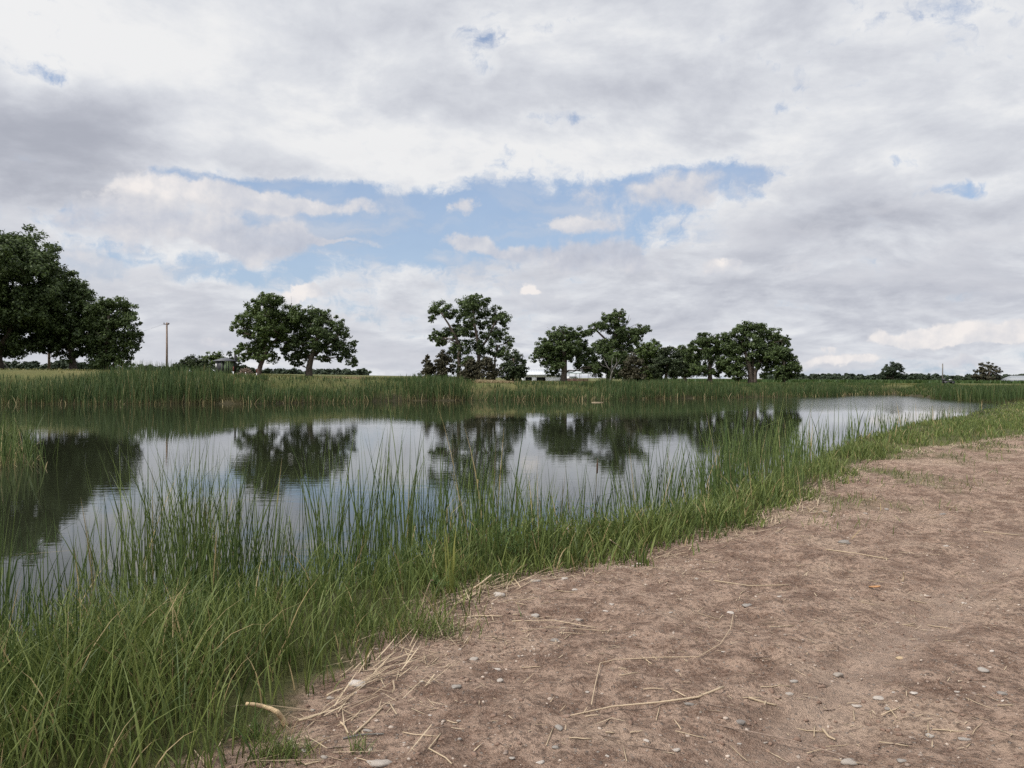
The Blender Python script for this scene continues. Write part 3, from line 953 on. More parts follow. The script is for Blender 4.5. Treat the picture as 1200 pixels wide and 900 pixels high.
    px = u(284, 428, 5200); yy = u(79, 84, 5200)
    x = (px - 600) / FPX * yy
    z = ground_z(x, yy) - 0.03
    ztop = EYE + (hz(px) - 440.8) / FPX * yy - np.abs(rng.normal(0, 0.12, len(px)))
    m = len(px)
    V, F, T = blades(np.stack([x, yy, z], 1), np.clip(ztop - z, 0.12, 0.6), u(0.03, 0.06, m), u(0, 0.4, m), u(0, 6.283, m), u(0.1, 0.9, m), 3, u(-0.8, 0.8, m))
    tag(mesh_np('dry_grass_strip', V, F, M['dry_grass'], attrs={'t': T}), 'strip of tan dry grass in front of the pair of cottonwoods', 'grass', kind='stuff')
    # field crop on the far right
    x, y = scatter(38, 150, 165, 235, 16000)
    row = np.abs((y / 3.0) % 1 - 0.5)
    k = in_view(x, y, 4) & (row < 0.3)
    x, y = x[k], y[k]; m = len(x)
    V, F, T = blades(np.stack([x, y, ground_z(x, y) - 0.05], 1), u(0.5, 0.95, m), u(0.25, 0.5, m), u(0, 0.5, m), u(0, 6.283, m), u(0.2, 1.0, m), 2, u(-0.8, 0.8, m))
    tag(mesh_np('crop_rows', V, F, M['crop'], attrs={'t': T}), 'low green crop rows in the field beyond the pond', 'crop', kind='stuff')


build_bank()
build_far_reeds()
# ------------------------------------------------------------------ trees and shrubs
def leaf_cloud(C, R, n_per, size, sub=16, up=0.45, flat=0.85):
    """Leaves in lumpy clumps: centres C (k,3), radii R. Each clump is made of twig-end tufts."""
    Vs, Fs = [], []
    P, D, Rr = [], [], []
    for c, r in zip(C, R):
        ns = max(5, int(sub * (0.6 + 0.4 * random.random())))
        d = rng.normal(0, 1, (ns, 3)); d /= np.linalg.norm(d, axis=1)[:, None]
        rad = r * rng.uniform(0.30, 1.22, ns) ** 0.75
        tc = np.array(c) + d * rad[:, None] * np.array([1, 1, flat])
        tr = r * rng.uniform(0.18, 0.44, ns)
        m = max(6, int(1.25 * n_per * r * r / ns))
        q = rng.normal(0, 1, (ns, m, 3)); q /= np.linalg.norm(q, axis=2)[:, :, None]
        rr = rng.uniform(0, 1.12, (ns, m)) ** 0.6
        p = tc[:, None, :] + q * (rr * tr[:, None])[:, :, None] * np.array([1.15, 1.15, 0.8])
        P.append(p.reshape(-1, 3)); D.append((q + 0.5 * d[:, None, :]).reshape(-1, 3))
    P = np.concatenate(P); D = np.concatenate(D)
    n = len(P)
    N_ = D * 0.6 + rng.normal(0, 0.55, (n, 3)) + np.array([0, 0, up])
    N_ /= np.linalg.norm(N_, axis=1)[:, None]
    A = np.cross(N_, rng.normal(0, 1, (n, 3))); A /= np.linalg.norm(A, axis=1)[:, None]
    Bv = np.cross(N_, A)
    s = size * rng.uniform(0.55, 1.25, n)[:, None]
    V = np.stack([P - A * s * 0.55, P - Bv * s * 0.36 + N_ * s * 0.10, P + A * s * 0.55, P + Bv * s * 0.36 + N_ * s * 0.10], 1).reshape(-1, 3)
    F = np.arange(n * 4).reshape(-1, 4)
    return V, F


def wob(a, b, k, amp):
    a = Vector(a); b = Vector(b)
    L = (b - a).length
    out = []
    o = Vector((random.uniform(-1, 1), random.uniform(-1, 1), random.uniform(-.6, .6))) * amp * L
    for i in range(k + 1):
        t = i / k
        out.append(a.lerp(b, t) + o * math.sin(math.pi * t) + Vector((random.uniform(-1, 1), random.uniform(-1, 1), random.uniform(-1, 1))) * 0.02 * L * (0 < i < k))
    return out


def tree(name, label, cat, Y, trunks, clumps, leaf='leaf', bark='bark', n_per=260, size=0.34, depth=0.75, group=None,
         limb_to=0.38, base=None, sub=24, fill=0.5, flat=0.85, bare=None, rs=1.26):
    """trunks: lists of (px, py, halfwidth_px) from root up; clumps: (px, py, r_px)."""
    bx, by, _ = trunks[0][0] if trunks else base
    g = at(bx, by, Y)
    zg = gz(g.x, g.y)
    root = empty(name, (g.x, g.y, zg))
    tag(root, label, cat, group)
    s = Y / FPX
    cx = sum(c[0] for c in clumps) / max(1, len(clumps)); w = max([abs(c[0] - cx) + c[2] for c in clumps] or [1])
    C, R = [], []
    for (px, py, r) in clumps:
        room = math.sqrt(max(0.05, 1 - min(1, abs(px - cx) / (w + 1e-6)) ** 2)) * w * s * depth
        p = at(px, py, Y); p.y += random.uniform(-0.25, 0.25) * room
        C.append(p - Vector((g.x, g.y, zg))); R.append(r * s * rs)
        # the crown is as deep as it is wide: lesser clumps in front and behind
        if random.random() < fill:
            for sgn in (-1, 1):
                q = p + Vector((random.uniform(-.4, .4) * r * s, sgn * random.uniform(0.45, 0.9) * room, -random.uniform(0.0, 0.5) * r * s))
                C.append(q - Vector((g.x, g.y, zg))); R.append(r * s * random.uniform(0.55, 0.85))
    mb = MB()
    nodes = []
    for tr in trunks:
        pts = [at(px, py, Y) - Vector((g.x, g.y, zg)) for (px, py, _) in tr]
        if tr[0][1] == by or abs(pts[0].z) < 1.5: pts[0].z = -0.12
        rad = [h * s for (_, _, h) in tr]
        P2, R2 = [], []
        dy = random.uniform(-0.4, 0.4)
        for i in range(len(pts) - 1):
            for j in range(3):
                t = j / 3
                P2.append(pts[i].lerp(pts[i + 1], t) + Vector((0, dy * (i + t), 0))); R2.append(rad[i] + (rad[i + 1] - rad[i]) * t)
        P2.append(pts[-1] + Vector((0, dy * (len(pts) - 1), 0))); R2.append(rad[-1])
        R2[0] *= 1.45
        if len(R2) > 1: R2[1] *= 1.1
        mb.tube(P2, R2, 9)
        nodes += [(p, r) for p, r in zip(P2, R2)][2:]
    if trunks:
        for c, r in zip(C, R):
            if random.random() > limb_to: continue
            best = min(nodes, key=lambda q: (c - q[0]).length + (3.0 if q[0].z > c.z - 0.1 * r else 0.0))
            L = (c - best[0]).length
            if L < 0.3: continue
            r0 = min(best[1] * 0.6, 0.03 + 0.022 * L)
            pts = wob(best[0], c, 5, 0.10)
            mb.tube(pts, [r0 + (0.02 - r0) * i / 5 for i in range(6)], 6)
            for _ in range(4):
                e = c + Vector(rng.normal(0, 0.55, 3)) * r
                mb.tube(wob(pts[3], e, 3, 0.12), [r0 * 0.42, r0 * 0.3, r0 * 0.2, 0.01], 5)
    for tw in (bare or []):
        pts = [at(px, py, Y) - Vector((g.x, g.y, zg)) for (px, py, _) in tw]
        mb.tube(pts, [h * s for (_, _, h) in tw], 5)
    if mb.V:
        mb.build('trunk', M[bark], root, smooth=True)
    if C:
        V, F = leaf_cloud([tuple(c) for c in C], R, n_per * 1.9, size * 0.70, sub, flat=flat)
        mesh_np('crown', V, F, M[leaf], root)
    return root


# ---- the big trees at the left edge
tree('shade_tree', 'largest tall green tree with a spreading crown cut by the left edge', 'tree', 84,
     [[(-2, 437, 5.5), (-3, 415, 4.5), (-8, 385, 4), (-14, 345, 3), (-20, 310, 2)], [(-3, 415, 3.2), (15, 385, 2.6), (32, 350, 1.8)]],
     [(-40, 300, 42), (-12, 292, 34), (8, 283, 24), (22, 292, 20), (30, 305, 22), (-30, 350, 44), (4, 330, 36), (38, 325, 26),
      (48, 312, 15), (10, 370, 32), (-25, 385, 30), (34, 360, 30), (22, 392, 18), (8, 402, 12), (28, 406, 9), (50, 345, 22), (-60, 340, 40), (-70, 380, 30)], 'leaf', rs=1.12, n_per=210, size=0.40)
tree('shade_tree', 'dense rounded green tree overhanging the wooden post at left', 'tree', 88,
     [[(86, 436, 4.0), (84, 415, 3.4), (78, 390, 2.8), (72, 362, 2)]],
     [(60, 322, 14), (98, 350, 12), (108, 362, 12), (90, 342, 12), (112, 378, 11), (70, 330, 20), (82, 338, 16), (92, 352, 18), (60, 352, 26), (80, 370, 26), (100, 368, 15), (58, 382, 22), (78, 395, 22), (98, 390, 20),
      (66, 408, 11), (86, 412, 13), (52, 404, 10), (104, 408, 14), (44, 398, 9)], 'leaf', rs=1.1, n_per=240, size=0.38)
tree('shade_tree', 'bushy low branched green tree at the right end of the left grove', 'tree', 86,
     [[(124, 435, 3.0), (126, 415, 2.4), (130, 390, 1.8), (134, 368, 1.2)], [(126, 425, 1.8), (112, 405, 1.3), (106, 390, .9)], [(127, 425, 1.6), (144, 408, 1.2), (152, 392, .8)]],
     [(137, 356, 11), (147, 366, 11), (128, 362, 11), (116, 362, 9), (152, 378, 12), (158, 390, 8), (140, 376, 13), (124, 378, 14), (110, 376, 10), (156, 402, 9), (144, 396, 12),
      (128, 396, 14), (112, 396, 13), (150, 412, 8), (136, 412, 12), (120, 412, 13), (108, 412, 9), (128, 424, 14), (114, 424, 9), (142, 422, 9)], 'leaf', rs=1.1, n_per=300, size=0.34, flat=0.8)
# ---- the pair of cottonwoods by the little hut
tree('cottonwood_tree', 'leaning green cottonwood with an open crown beside the little hut', 'tree', 88,
     [[(302, 441, 3.0), (305, 428, 2.6), (310, 415, 2.3), (316, 404, 1.9), (324, 396, 1.2), (332, 388, .7)], [(312, 411, 2.0), (308, 395, 1.8), (312, 378, 1.4), (318, 362, 1)]],
     [(320, 352, 9), (308, 360, 10), (328, 354, 6), (296, 366, 9), (286, 374, 9), (280, 383, 7), (300, 378, 12), (316, 370, 12), (330, 370, 11), (342, 366, 8), (288, 390, 6), (312, 386, 10), (328, 384, 9), (318, 394, 8), (332, 394, 7), (306, 394, 8), (322, 402, 6),
      (300, 402, 8), (288, 409, 8), (300, 414, 9), (316, 418, 7), (284, 418, 5), (310, 404, 7), (346, 374, 7)], 'leaf_bright', 'bark_red', n_per=430, size=0.30)
tree('cottonwood_tree', 'broad dark cottonwood with drooping right side, next to the leaning tree', 'tree', 90,
     [[(362, 441, 4.0), (363, 430, 3.6), (366, 420, 3.0), (372, 404, 2.2), (376, 386, 1.2)], [(365, 422, 2.2), (356, 408, 1.6), (350, 396, 1.1)], [(368, 416, 2), (384, 404, 1.5), (396, 396, 1)]],
     [(352, 372, 10), (362, 368, 8), (374, 368, 8), (386, 374, 9), (396, 382, 8), (342, 382, 9), (362, 384, 12), (378, 386, 11), (390, 394, 10), (404, 392, 6), (340, 398, 8), (334, 408, 7), (352, 402, 11), (370, 402, 10),
      (386, 408, 9), (400, 406, 9), (410, 414, 7), (340, 418, 6), (412, 424, 5), (352, 416, 7), (414, 402, 4), (346, 426, 4), (378, 420, 5), (398, 418, 6)], 'leaf', n_per=400, size=0.30)
# ---- middle group
tree('cottonwood_tree', 'tall open topped tree with bare double trunk in the middle group', 'tree', 96,
     [[(537, 443, 2.4), (538, 425, 2.2), (539, 408, 2.0), (534, 394, 1.6), (526, 380, 1.1), (518, 368, .8)], [(560, 443, 2.2), (561, 420, 2.0), (560, 400, 1.8), (556, 380, 1.4), (554, 362, 1)],
      [(561, 412, 1.6), (572, 396, 1.3), (580, 378, 1)], [(579, 440, 1.4), (580, 420, 1.2), (584, 405, .9)]],
     [(516, 362, 9), (508, 368, 6), (524, 366, 8), (506, 374, 4), (536, 370, 8), (548, 358, 9), (556, 352, 7), (568, 354, 6), (562, 366, 10), (548, 374, 9), (582, 366, 7), (590, 374, 7), (580, 378, 8),
      (510, 392, 5), (506, 396, 4), (518, 398, 7), (528, 388, 9), (542, 390, 10), (560, 386, 10), (576, 394, 9), (588, 392, 8), (596, 402, 6), (516, 404, 4), (534, 406, 8), (552, 406, 10), (570, 408, 9), (584, 412, 8),
      (594, 414, 6), (530, 418, 7), (548, 422, 8), (534, 432, 6), (566, 422, 7)], 'leaf', n_per=380, size=0.31, fill=0.35)
tree('round_tree', 'dark round bushy tree just left of the white building', 'tree', 92, [[(601, 444, 1.6), (602, 432, 1.3), (602, 420, .8)]],
     [(600, 420, 7), (608, 422, 6), (594, 428, 7), (611, 430, 6), (602, 433, 9), (592, 438, 6), (612, 439, 5), (603, 441, 8), (604, 414, 4), (614, 424, 3)], 'leaf_dark', n_per=520, size=0.28)
tree('cedar_bush', 'pointed conical grey brown cedar, leftmost of the two small cedars', 'shrub', 95, [[(501, 442, .7), (501, 430, .6), (501, 420, .3)]],
     [(501, 418, 2), (501, 422, 3), (500, 427, 4.5), (503, 428, 4), (499, 433, 5.5), (504, 434, 5), (498, 439, 6), (504, 440, 6)], 'leaf_brown', 'bark', n_per=900, size=0.24, flat=1.1)
tree('cedar_bush', 'blunt oval grey brown cedar at the foot of the open topped tree', 'shrub', 95, [[(519, 442, .8), (519, 430, .7), (519, 420, .3)]],
     [(519, 416, 4), (516, 421, 5), (522, 421, 5), (515, 428, 6), (523, 428, 6), (516, 436, 6.5), (523, 436, 6)], 'leaf_brown', n_per=800, size=0.25, flat=1.1)
tree('brown_shrub', 'left reddish brown shrub under the tall open topped tree', 'shrub', 91, [[(556, 443, .9), (556, 432, .6)]],
     [(552, 426, 6), (546, 432, 7), (556, 436, 8), (548, 440, 6), (560, 428, 5)], 'leaf_brown', n_per=600, size=0.26)
tree('brown_shrub', 'right reddish brown shrub beside the dark round tree', 'shrub', 90, [[(574, 443, .9), (574, 432, .6)]],
     [(570, 424, 5), (576, 428, 7), (568, 434, 7), (580, 436, 6), (574, 440, 7)], 'leaf_brown', n_per=600, size=0.26)
# ---- trees by the buildings
tree('broad_tree', 'broad spreading tree with a thick trunk in front of the white building', 'tree', 112,
     [[(660, 447, 4.0), (661, 436, 3.4), (661, 424, 3.0), (660, 412, 2.4), (658, 400, 1.4)], [(661, 422, 2), (676, 412, 1.6), (684, 404, 1)], [(660, 422, 1.8), (645, 412, 1.3), (638, 406, .8)]],
     [(650, 394, 8), (660, 390, 7), (670, 390, 7), (679, 394, 8), (640, 404, 8), (654, 406, 11), (670, 406, 11), (684, 408, 9), (632, 414, 7), (626, 420, 4), (644, 416, 9), (660, 416, 9), (676, 418, 10),
      (690, 416, 8), (638, 426, 5), (648, 428, 7), (656, 427, 5), (684, 426, 7), (644, 436, 4), (652, 437, 4), (692, 430, 7)], 'leaf', n_per=420, size=0.34)
tree('ragged_tree', 'tall ragged tree with dead twigs and a lopsided top', 'tree', 116,
     [[(713, 447, 3.2), (714, 430, 2.8), (716, 412, 2.4), (720, 395, 1.8), (724, 378, 1.2), (727, 365, .8)], [(718, 402, 1.8), (736, 396, 1.3), (750, 388, .8)], [(717, 405, 1.6), (704, 392, 1.1), (696, 384, .8)]],
     [(724, 366, 5), (728, 373, 6), (718, 372, 5), (711, 372, 5), (706, 380, 7), (697, 384, 6), (716, 384, 8), (728, 386, 8), (738, 392, 8), (748, 388, 6), (755, 386, 5), (746, 394, 6), (692, 388, 4), (722, 400, 11), (708, 404, 10), (734, 406, 9),
      (700, 414, 10), (716, 418, 12), (732, 420, 10), (694, 428, 8), (706, 434, 9), (722, 436, 10), (736, 434, 8)], 'leaf', n_per=420, size=0.33,
     bare=[[(728, 392, .5), (735, 378, .35), (737, 369, .2)], [(735, 380, .3), (739, 373, .15)], [(730, 388, .4), (741, 382, .25), (749, 378, .12)]])
tree('dead_tree', 'small bare forked dead tree with bleached branches', 'tree', 108,
     [[(715, 446, 1.5), (716, 440, 1.2), (717, 435, 1.0)]], [], bark='bark_grey',
     bare=[[(717, 436, .9), (712, 430, .6), (709, 424, .4), (707, 419, .15)], [(717, 436, .9), (721, 429, .6), (723, 424, .4), (722, 419, .15)], [(713, 431, .5), (707, 429, .3), (703, 426, .12)],
           [(720, 431, .5), (726, 428, .3), (730, 427, .15)], [(716, 437, .7), (717, 428, .5), (717, 422, .3), (719, 418, .12)], [(722, 428, .4), (726, 423, .2), (727, 420, .1)]])
tree('cedar_bush', 'olive rounded cedar bush beside the bare dead tree', 'shrub', 106, [[(741, 447, .9), (741, 435, .7), (741, 424, .4)]],
     [(741, 418, 4), (738, 424, 6), (745, 425, 6), (735, 433, 7), (746, 434, 8), (739, 441, 8), (749, 442, 6)], 'leaf_brown', n_per=600, size=0.28, flat=1.0)
tree('grove_tree', 'rounded green topped tree right behind the ragged tall tree', 'tree', 128, [[(758, 447, 2.2), (758, 430, 1.8), (758, 415, 1.2)]],
     [(752, 408, 7), (762, 406, 7), (772, 410, 8), (748, 420, 9), (760, 420, 10), (774, 422, 9), (754, 434, 10), (768, 434, 10)], 'leaf_bright', n_per=420, size=0.36)
tree('grove_tree', 'darkest low tree in the middle of the right grove', 'tree', 124, [[(780, 447, 2.0), (781, 432, 1.6), (783, 418, 1)], [(776, 447, 1.2), (774, 434, 1), (770, 424, .8)]],
     [(780, 411, 6), (787, 413, 6), (776, 420, 8), (790, 422, 8), (782, 430, 10), (770, 430, 8), (794, 432, 8), (790, 438, 6), (772, 438, 6)], 'leaf_dark', n_per=420, size=0.36)
tree('grove_tree', 'green rounded tree filling the gap left of the two big right trees', 'tree', 130, [[(803, 447, 2.0), (802, 430, 1.6), (801, 418, 1)]],
     [(796, 412, 6), (805, 411, 6), (800, 420, 9), (810, 422, 8), (794, 430, 8), (806, 432, 9), (816, 434, 7)], 'leaf', n_per=420, size=0.36)
tree('broad_tree', 'medium spreading tree left of the largest tree in the right grove', 'tree', 116,
     [[(832, 447, 2.8), (832, 436, 2.4), (832, 424, 2.0), (830, 410, 1.4)], [(832, 426, 1.5), (842, 414, 1.1)]],
     [(822, 398, 7), (832, 396, 6), (842, 399, 7), (812, 406, 6), (824, 408, 9), (838, 408, 9), (850, 410, 8), (813, 418, 8), (828, 420, 10), (844, 420, 9), (817, 431, 8), (832, 434, 6), (848, 430, 8), (840, 438, 5)], 'leaf', n_per=420, size=0.34)
tree('broad_tree', 'largest domed tree with forked trunk in the right grove', 'tree', 114,
     [[(880, 447, 3.2), (879, 437, 3.0), (876, 424, 2.4), (870, 408, 1.6), (866, 394, 1)], [(884, 447, 2.6), (885, 436, 2.2), (891, 422, 1.8), (899, 406, 1.2)], [(882, 440, 2), (882, 420, 1.6), (882, 400, 1)]],
     [(874, 386, 8), (864, 388, 8), (884, 386, 8), (856, 396, 8), (896, 388, 7), (906, 392, 7), (868, 400, 12), (884, 400, 11), (900, 402, 10), (914, 396, 6), (920, 402, 5), (856, 410, 10), (874, 416, 11), (892, 414, 11), (908, 412, 10),
      (853, 424, 9), (866, 428, 9), (886, 428, 7), (902, 424, 8), (858, 436, 8), (868, 439, 6), (900, 434, 6), (914, 420, 7), (892, 440, 4)], 'leaf', n_per=420, size=0.34)
tree('round_tree', 'drooping round tree at the right end of the right grove', 'tree', 110, [[(919, 448, 1.5), (919, 436, 1.2), (918, 424, .8)]],
     [(914, 412, 7), (922, 414, 6), (928, 421, 6), (917, 424, 9), (930, 430, 6), (922, 434, 8), (912, 434, 6), (930, 438, 5), (916, 441, 5)], 'leaf', n_per=460, size=0.33)
# ---- far right
tree('field_tree', 'lone domed tree standing in the field, with see-through lower branches', 'tree', 205,
     [[(1047, 449, 1.0), (1047, 443, .8), (1048, 437, .6)], [(1047, 445, .6), (1041, 438, .4)], [(1047, 445, .6), (1053, 438, .4)], [(1051, 449, .5), (1053, 442, .4)]],
     [(1043, 432, 5), (1050, 430, 5), (1056, 433, 4), (1038, 435, 4), (1046, 436, 5), (1035, 440, 4), (1056, 439, 4), (1060, 443, 3), (1040, 443, 3), (1050, 441, 3), (1061, 446, 2), (1036, 445, 2.5)], 'leaf_far', n_per=260, size=0.42, fill=0.3)
tree('field_tree', 'grey brown airy tree near the metal barn at the right edge', 'tree', 190,
     [[(1157, 449, 1.6), (1157, 442, 1.2), (1158, 436, .7)], [(1157, 446, .8), (1148, 440, .5), (1142, 439, .3)], [(1157, 446, .8), (1166, 441, .5), (1172, 444, .3)]],
     [(1153, 429, 3.5), (1160, 428, 3.5), (1165, 432, 4), (1150, 434, 3.5), (1157, 436, 5), (1168, 437, 4), (1144, 440, 4), (1151, 442, 4.5), (1162, 443, 4.5), (1171, 442, 3), (1140, 441, 2), (1172, 447, 2), (1147, 446, 3), (1160, 447, 3)], 'leaf_brown', n_per=230, size=0.42, fill=0.3)
for i, (lab, Y, cl) in enumerate([
        ('dark low clump of bushes behind the right-hand pole, left part', 240, [(1080, 444, 4), (1086, 443, 4), (1076, 446, 3), (1090, 446, 4), (1083, 447, 4)]),
        ('small dark low bush touching the right-hand pole', 235, [(1096, 446, 3), (1100, 447, 3), (1093, 447, 3), (1103, 448, 2)]),
        ('dark domed bush left of the grey brown airy tree', 230, [(1128, 444, 4), (1122, 446, 4), (1133, 445, 4), (1118, 448, 3), (1138, 447, 3), (1128, 448, 5), (1142, 448, 3)]),
        ('little dark bush beside the metal barn', 200, [(1182, 447, 2.5), (1186, 446, 2), (1179, 448, 2), (1178, 449, 2)])]):
    tree('bush', lab, 'bush', Y, [], cl, 'leaf_far', n_per=240, size=0.45, base=(cl[0][0], 449, 0), fill=0.4)
# ---- bushes left of the hut
tree('bush', 'dark spreading bush left of the little hut', 'bush', 100, [], [(214, 428, 7), (222, 424, 7), (230, 425, 7), (210, 433, 6), (220, 433, 9), (232, 433, 8), (240, 430, 8), (246, 436, 6)], 'leaf_dark', n_per=380, size=0.32, base=(224, 440, 0))
tree('bush', 'bright green topped bush rising behind the little hut', 'bush', 108, [], [(246, 419, 5), (254, 416, 5), (240, 423, 5), (260, 421, 5), (250, 425, 8), (263, 428, 6)], 'leaf_bright', n_per=400, size=0.32, base=(252, 440, 0))
tree('bush', 'small dark bush behind the vent pipe of the hut', 'bush', 108, [], [(268, 415, 3), (274, 420, 4), (278, 426, 3), (270, 424, 4)], 'leaf_dark', n_per=450, size=0.28, base=(272, 440, 0), fill=0.2)


# ---- distant woods: one mass each, nobody could count the trees
def wood(label, Y, pts, n, mat='leaf_far', size=1.1):
    """pts: (px, top py) profile of a far tree line."""
    P = []
    xs = [p[0] for p in pts]
    C, R = [], []
    for _ in range(n):
        px = random.uniform(xs[0], xs[-1])
        top = float(np.interp(px, xs, [p[1] for p in pts]))
        yy = Y * random.uniform(0.97, 1.12)
        r = random.uniform(1.1, 2.6) * Y / 320
        t = at(px, top, Y)
        zt = t.z - r * random.uniform(0.7, 1.3)
        g = gz(t.x, yy)
        for z in np.arange(max(g + 0.6, zt - 7), max(zt, g + 0.7), r * 1.3).tolist() + [max(zt, g + 0.5)]:
            C.append(((px - 600) / FPX * yy, yy, z)); R.append(r)
    V, F = leaf_cloud(C, R, 26, size * Y / 320, 8, flat=0.8)
    tag(mesh_np('distant_wood', V, F, M[mat]), label, 'wood', kind='stuff')


wood('dark distant tree line seen under the left trees', 320, [(-20, 421), (8, 421), (20, 424), (40, 423), (52, 427), (62, 423), (76, 421), (90, 422), (104, 426), (120, 428), (150, 428), (185, 428), (215, 429)], 150)
wood('distant tree line behind the pair of cottonwoods', 330, [(262, 430), (285, 428), (305, 431), (325, 434), (332, 436), (342, 432), (352, 433), (362, 437), (390, 434), (405, 437), (430, 438)], 120)
wood('thin distant tree line at the far right', 620, [(900, 446), (925, 444.5), (942, 446), (952, 444.5), (966, 444.5), (978, 443.5), (986, 445), (989, 448), (1005, 448.2), (1030, 447.8), (1075, 448.2), (1130, 447.6), (1190, 448), (1215, 447.6)], 200)
# ------------------------------------------------------------------ built things
def local(px, py, Y, base):
    return at(px, py, Y) - base


M['shed_green'] = plain('pale_green_boards', (0.17, 0.235, 0.125), 0.7, 0.12, 4)
M['shed_dark'] = plain('dark_paint_and_shade', (0.022, 0.022, 0.026), 0.6, 0.2, 4)
M['shed_roof'] = plain('slate_grey_roof', (0.075, 0.078, 0.088), 0.55, 0.2, 3)
M['white_paint'] = plain('white_paint', (0.66, 0.66, 0.66), 0.55, 0.06, 2)
M['metal_roof'] = plain('pale_metal_roof', (0.50, 0.52, 0.54), 0.45, 0.08, 1.5)
M['blue_roof'] = plain('pale_blue_roof', (0.42, 0.50, 0.52), 0.5, 0.08, 1.5)
M['rust'] = plain('rust_red_paint', (0.10, 0.046, 0.036), 0.75, 0.3, 5)
M['red_paint'] = plain('red_marker_paint', (0.20, 0.05, 0.04), 0.6, 0.2, 5)
M['dark_in'] = plain('opening_shade', (0.018, 0.018, 0.018), 0.8, 0.2, 2)
M['machine'] = plain('black_machine', (0.02, 0.021, 0.023), 0.5, 0.2, 4)
M['steel'] = plain('galvanised_steel', (0.30, 0.30, 0.30), 0.45, 0.15, 4, 0.6)
M['glass'] = plain('window_glass', (0.10, 0.12, 0.14), 0.15, 0.1, 2)


def utility_pole(px, top, bot, Y, rad, label, arm=True):
    b = at(px, bot, Y); zg = gz(b.x, Y)
    H = at(px, top, Y).z - zg
    r = empty('utility_pole', (b.x, Y, zg))
    tag(r, label, 'utility pole')
    m = MB(); m.tube([(0, 0, -0.4), (0.01, 0, H * 0.5), (0.0, 0, H)], [rad, rad * 0.85, rad * 0.7], 10)
    m.build('post', M['pole'], r, smooth=True)
    if arm:
        m = MB(); m.box((0.0, -rad - 0.04, H - 0.25), (0.75, 0.08, 0.09), 0.9)
        m.tube([(0.30, 0, H - 0.2), (0.30, 0, H - 0.05)], 0.05, 6)
        m.build('crossarm', M['pole'], r)
        for x in (-0.3, 0.3):
            m = MB(); m.tube([(x * math.cos(.9), x * math.sin(.9) - rad - .04, H - 0.2), (x * math.cos(.9), x * math.sin(.9) - rad - .04, H - 0.10), (x * math.cos(.9), x * math.sin(.9) - rad - .04, H - 0.02)], [0.045, 0.06, 0.03], 8)
            m.build('insulator', M['shed_dark'], r, smooth=True)
    return r, Vector((b.x, Y, zg + H - 0.05))


p1, top1 = utility_pole(195.5, 378, 434, 104, 0.15, 'tall brown wooden utility pole standing alone between left grove and hut')
p2, top2 = utility_pole(57.5, 384, 437.5, 96, 0.17, 'pale wooden post showing below the overhanging left tree', False)
m = MB()
pts = [top2.lerp(top1, t) + Vector((0, 0, -1.5 * math.sin(math.pi * t))) for t in np.linspace(0, 1, 14)]
m.tube(pts, 0.008, 5)
tag(m.build('power_line', M['shed_dark'], origin=tuple(top2)), 'thin sagging wire from the lone utility pole to the left trees', 'wire')
p3, top3 = utility_pole(1104.5, 426, 451, 152, 0.13, 'slim grey pole at the far right beside a black machine', False)
for c in p3.children:
    c.data = c.data.copy(); c.data.materials[0] = M['bark_grey']

# leaning pale pole by the left tree
b = at(12.5, 433, 92); zg = gz(b.x, 92)
m = MB(); m.tube([(0, 0, -0.1), (-0.45, 0, 0.55), at(4.5, 425, 92) - Vector((b.x, 92, zg))], [0.05, 0.05, 0.045], 7)
o = m.build('leaning_rail', M['bark_grey'], smooth=True); o.location = (b.x, 92, zg)
tag(o, 'pale grey rail leaning down from the trunk at left', 'rail')


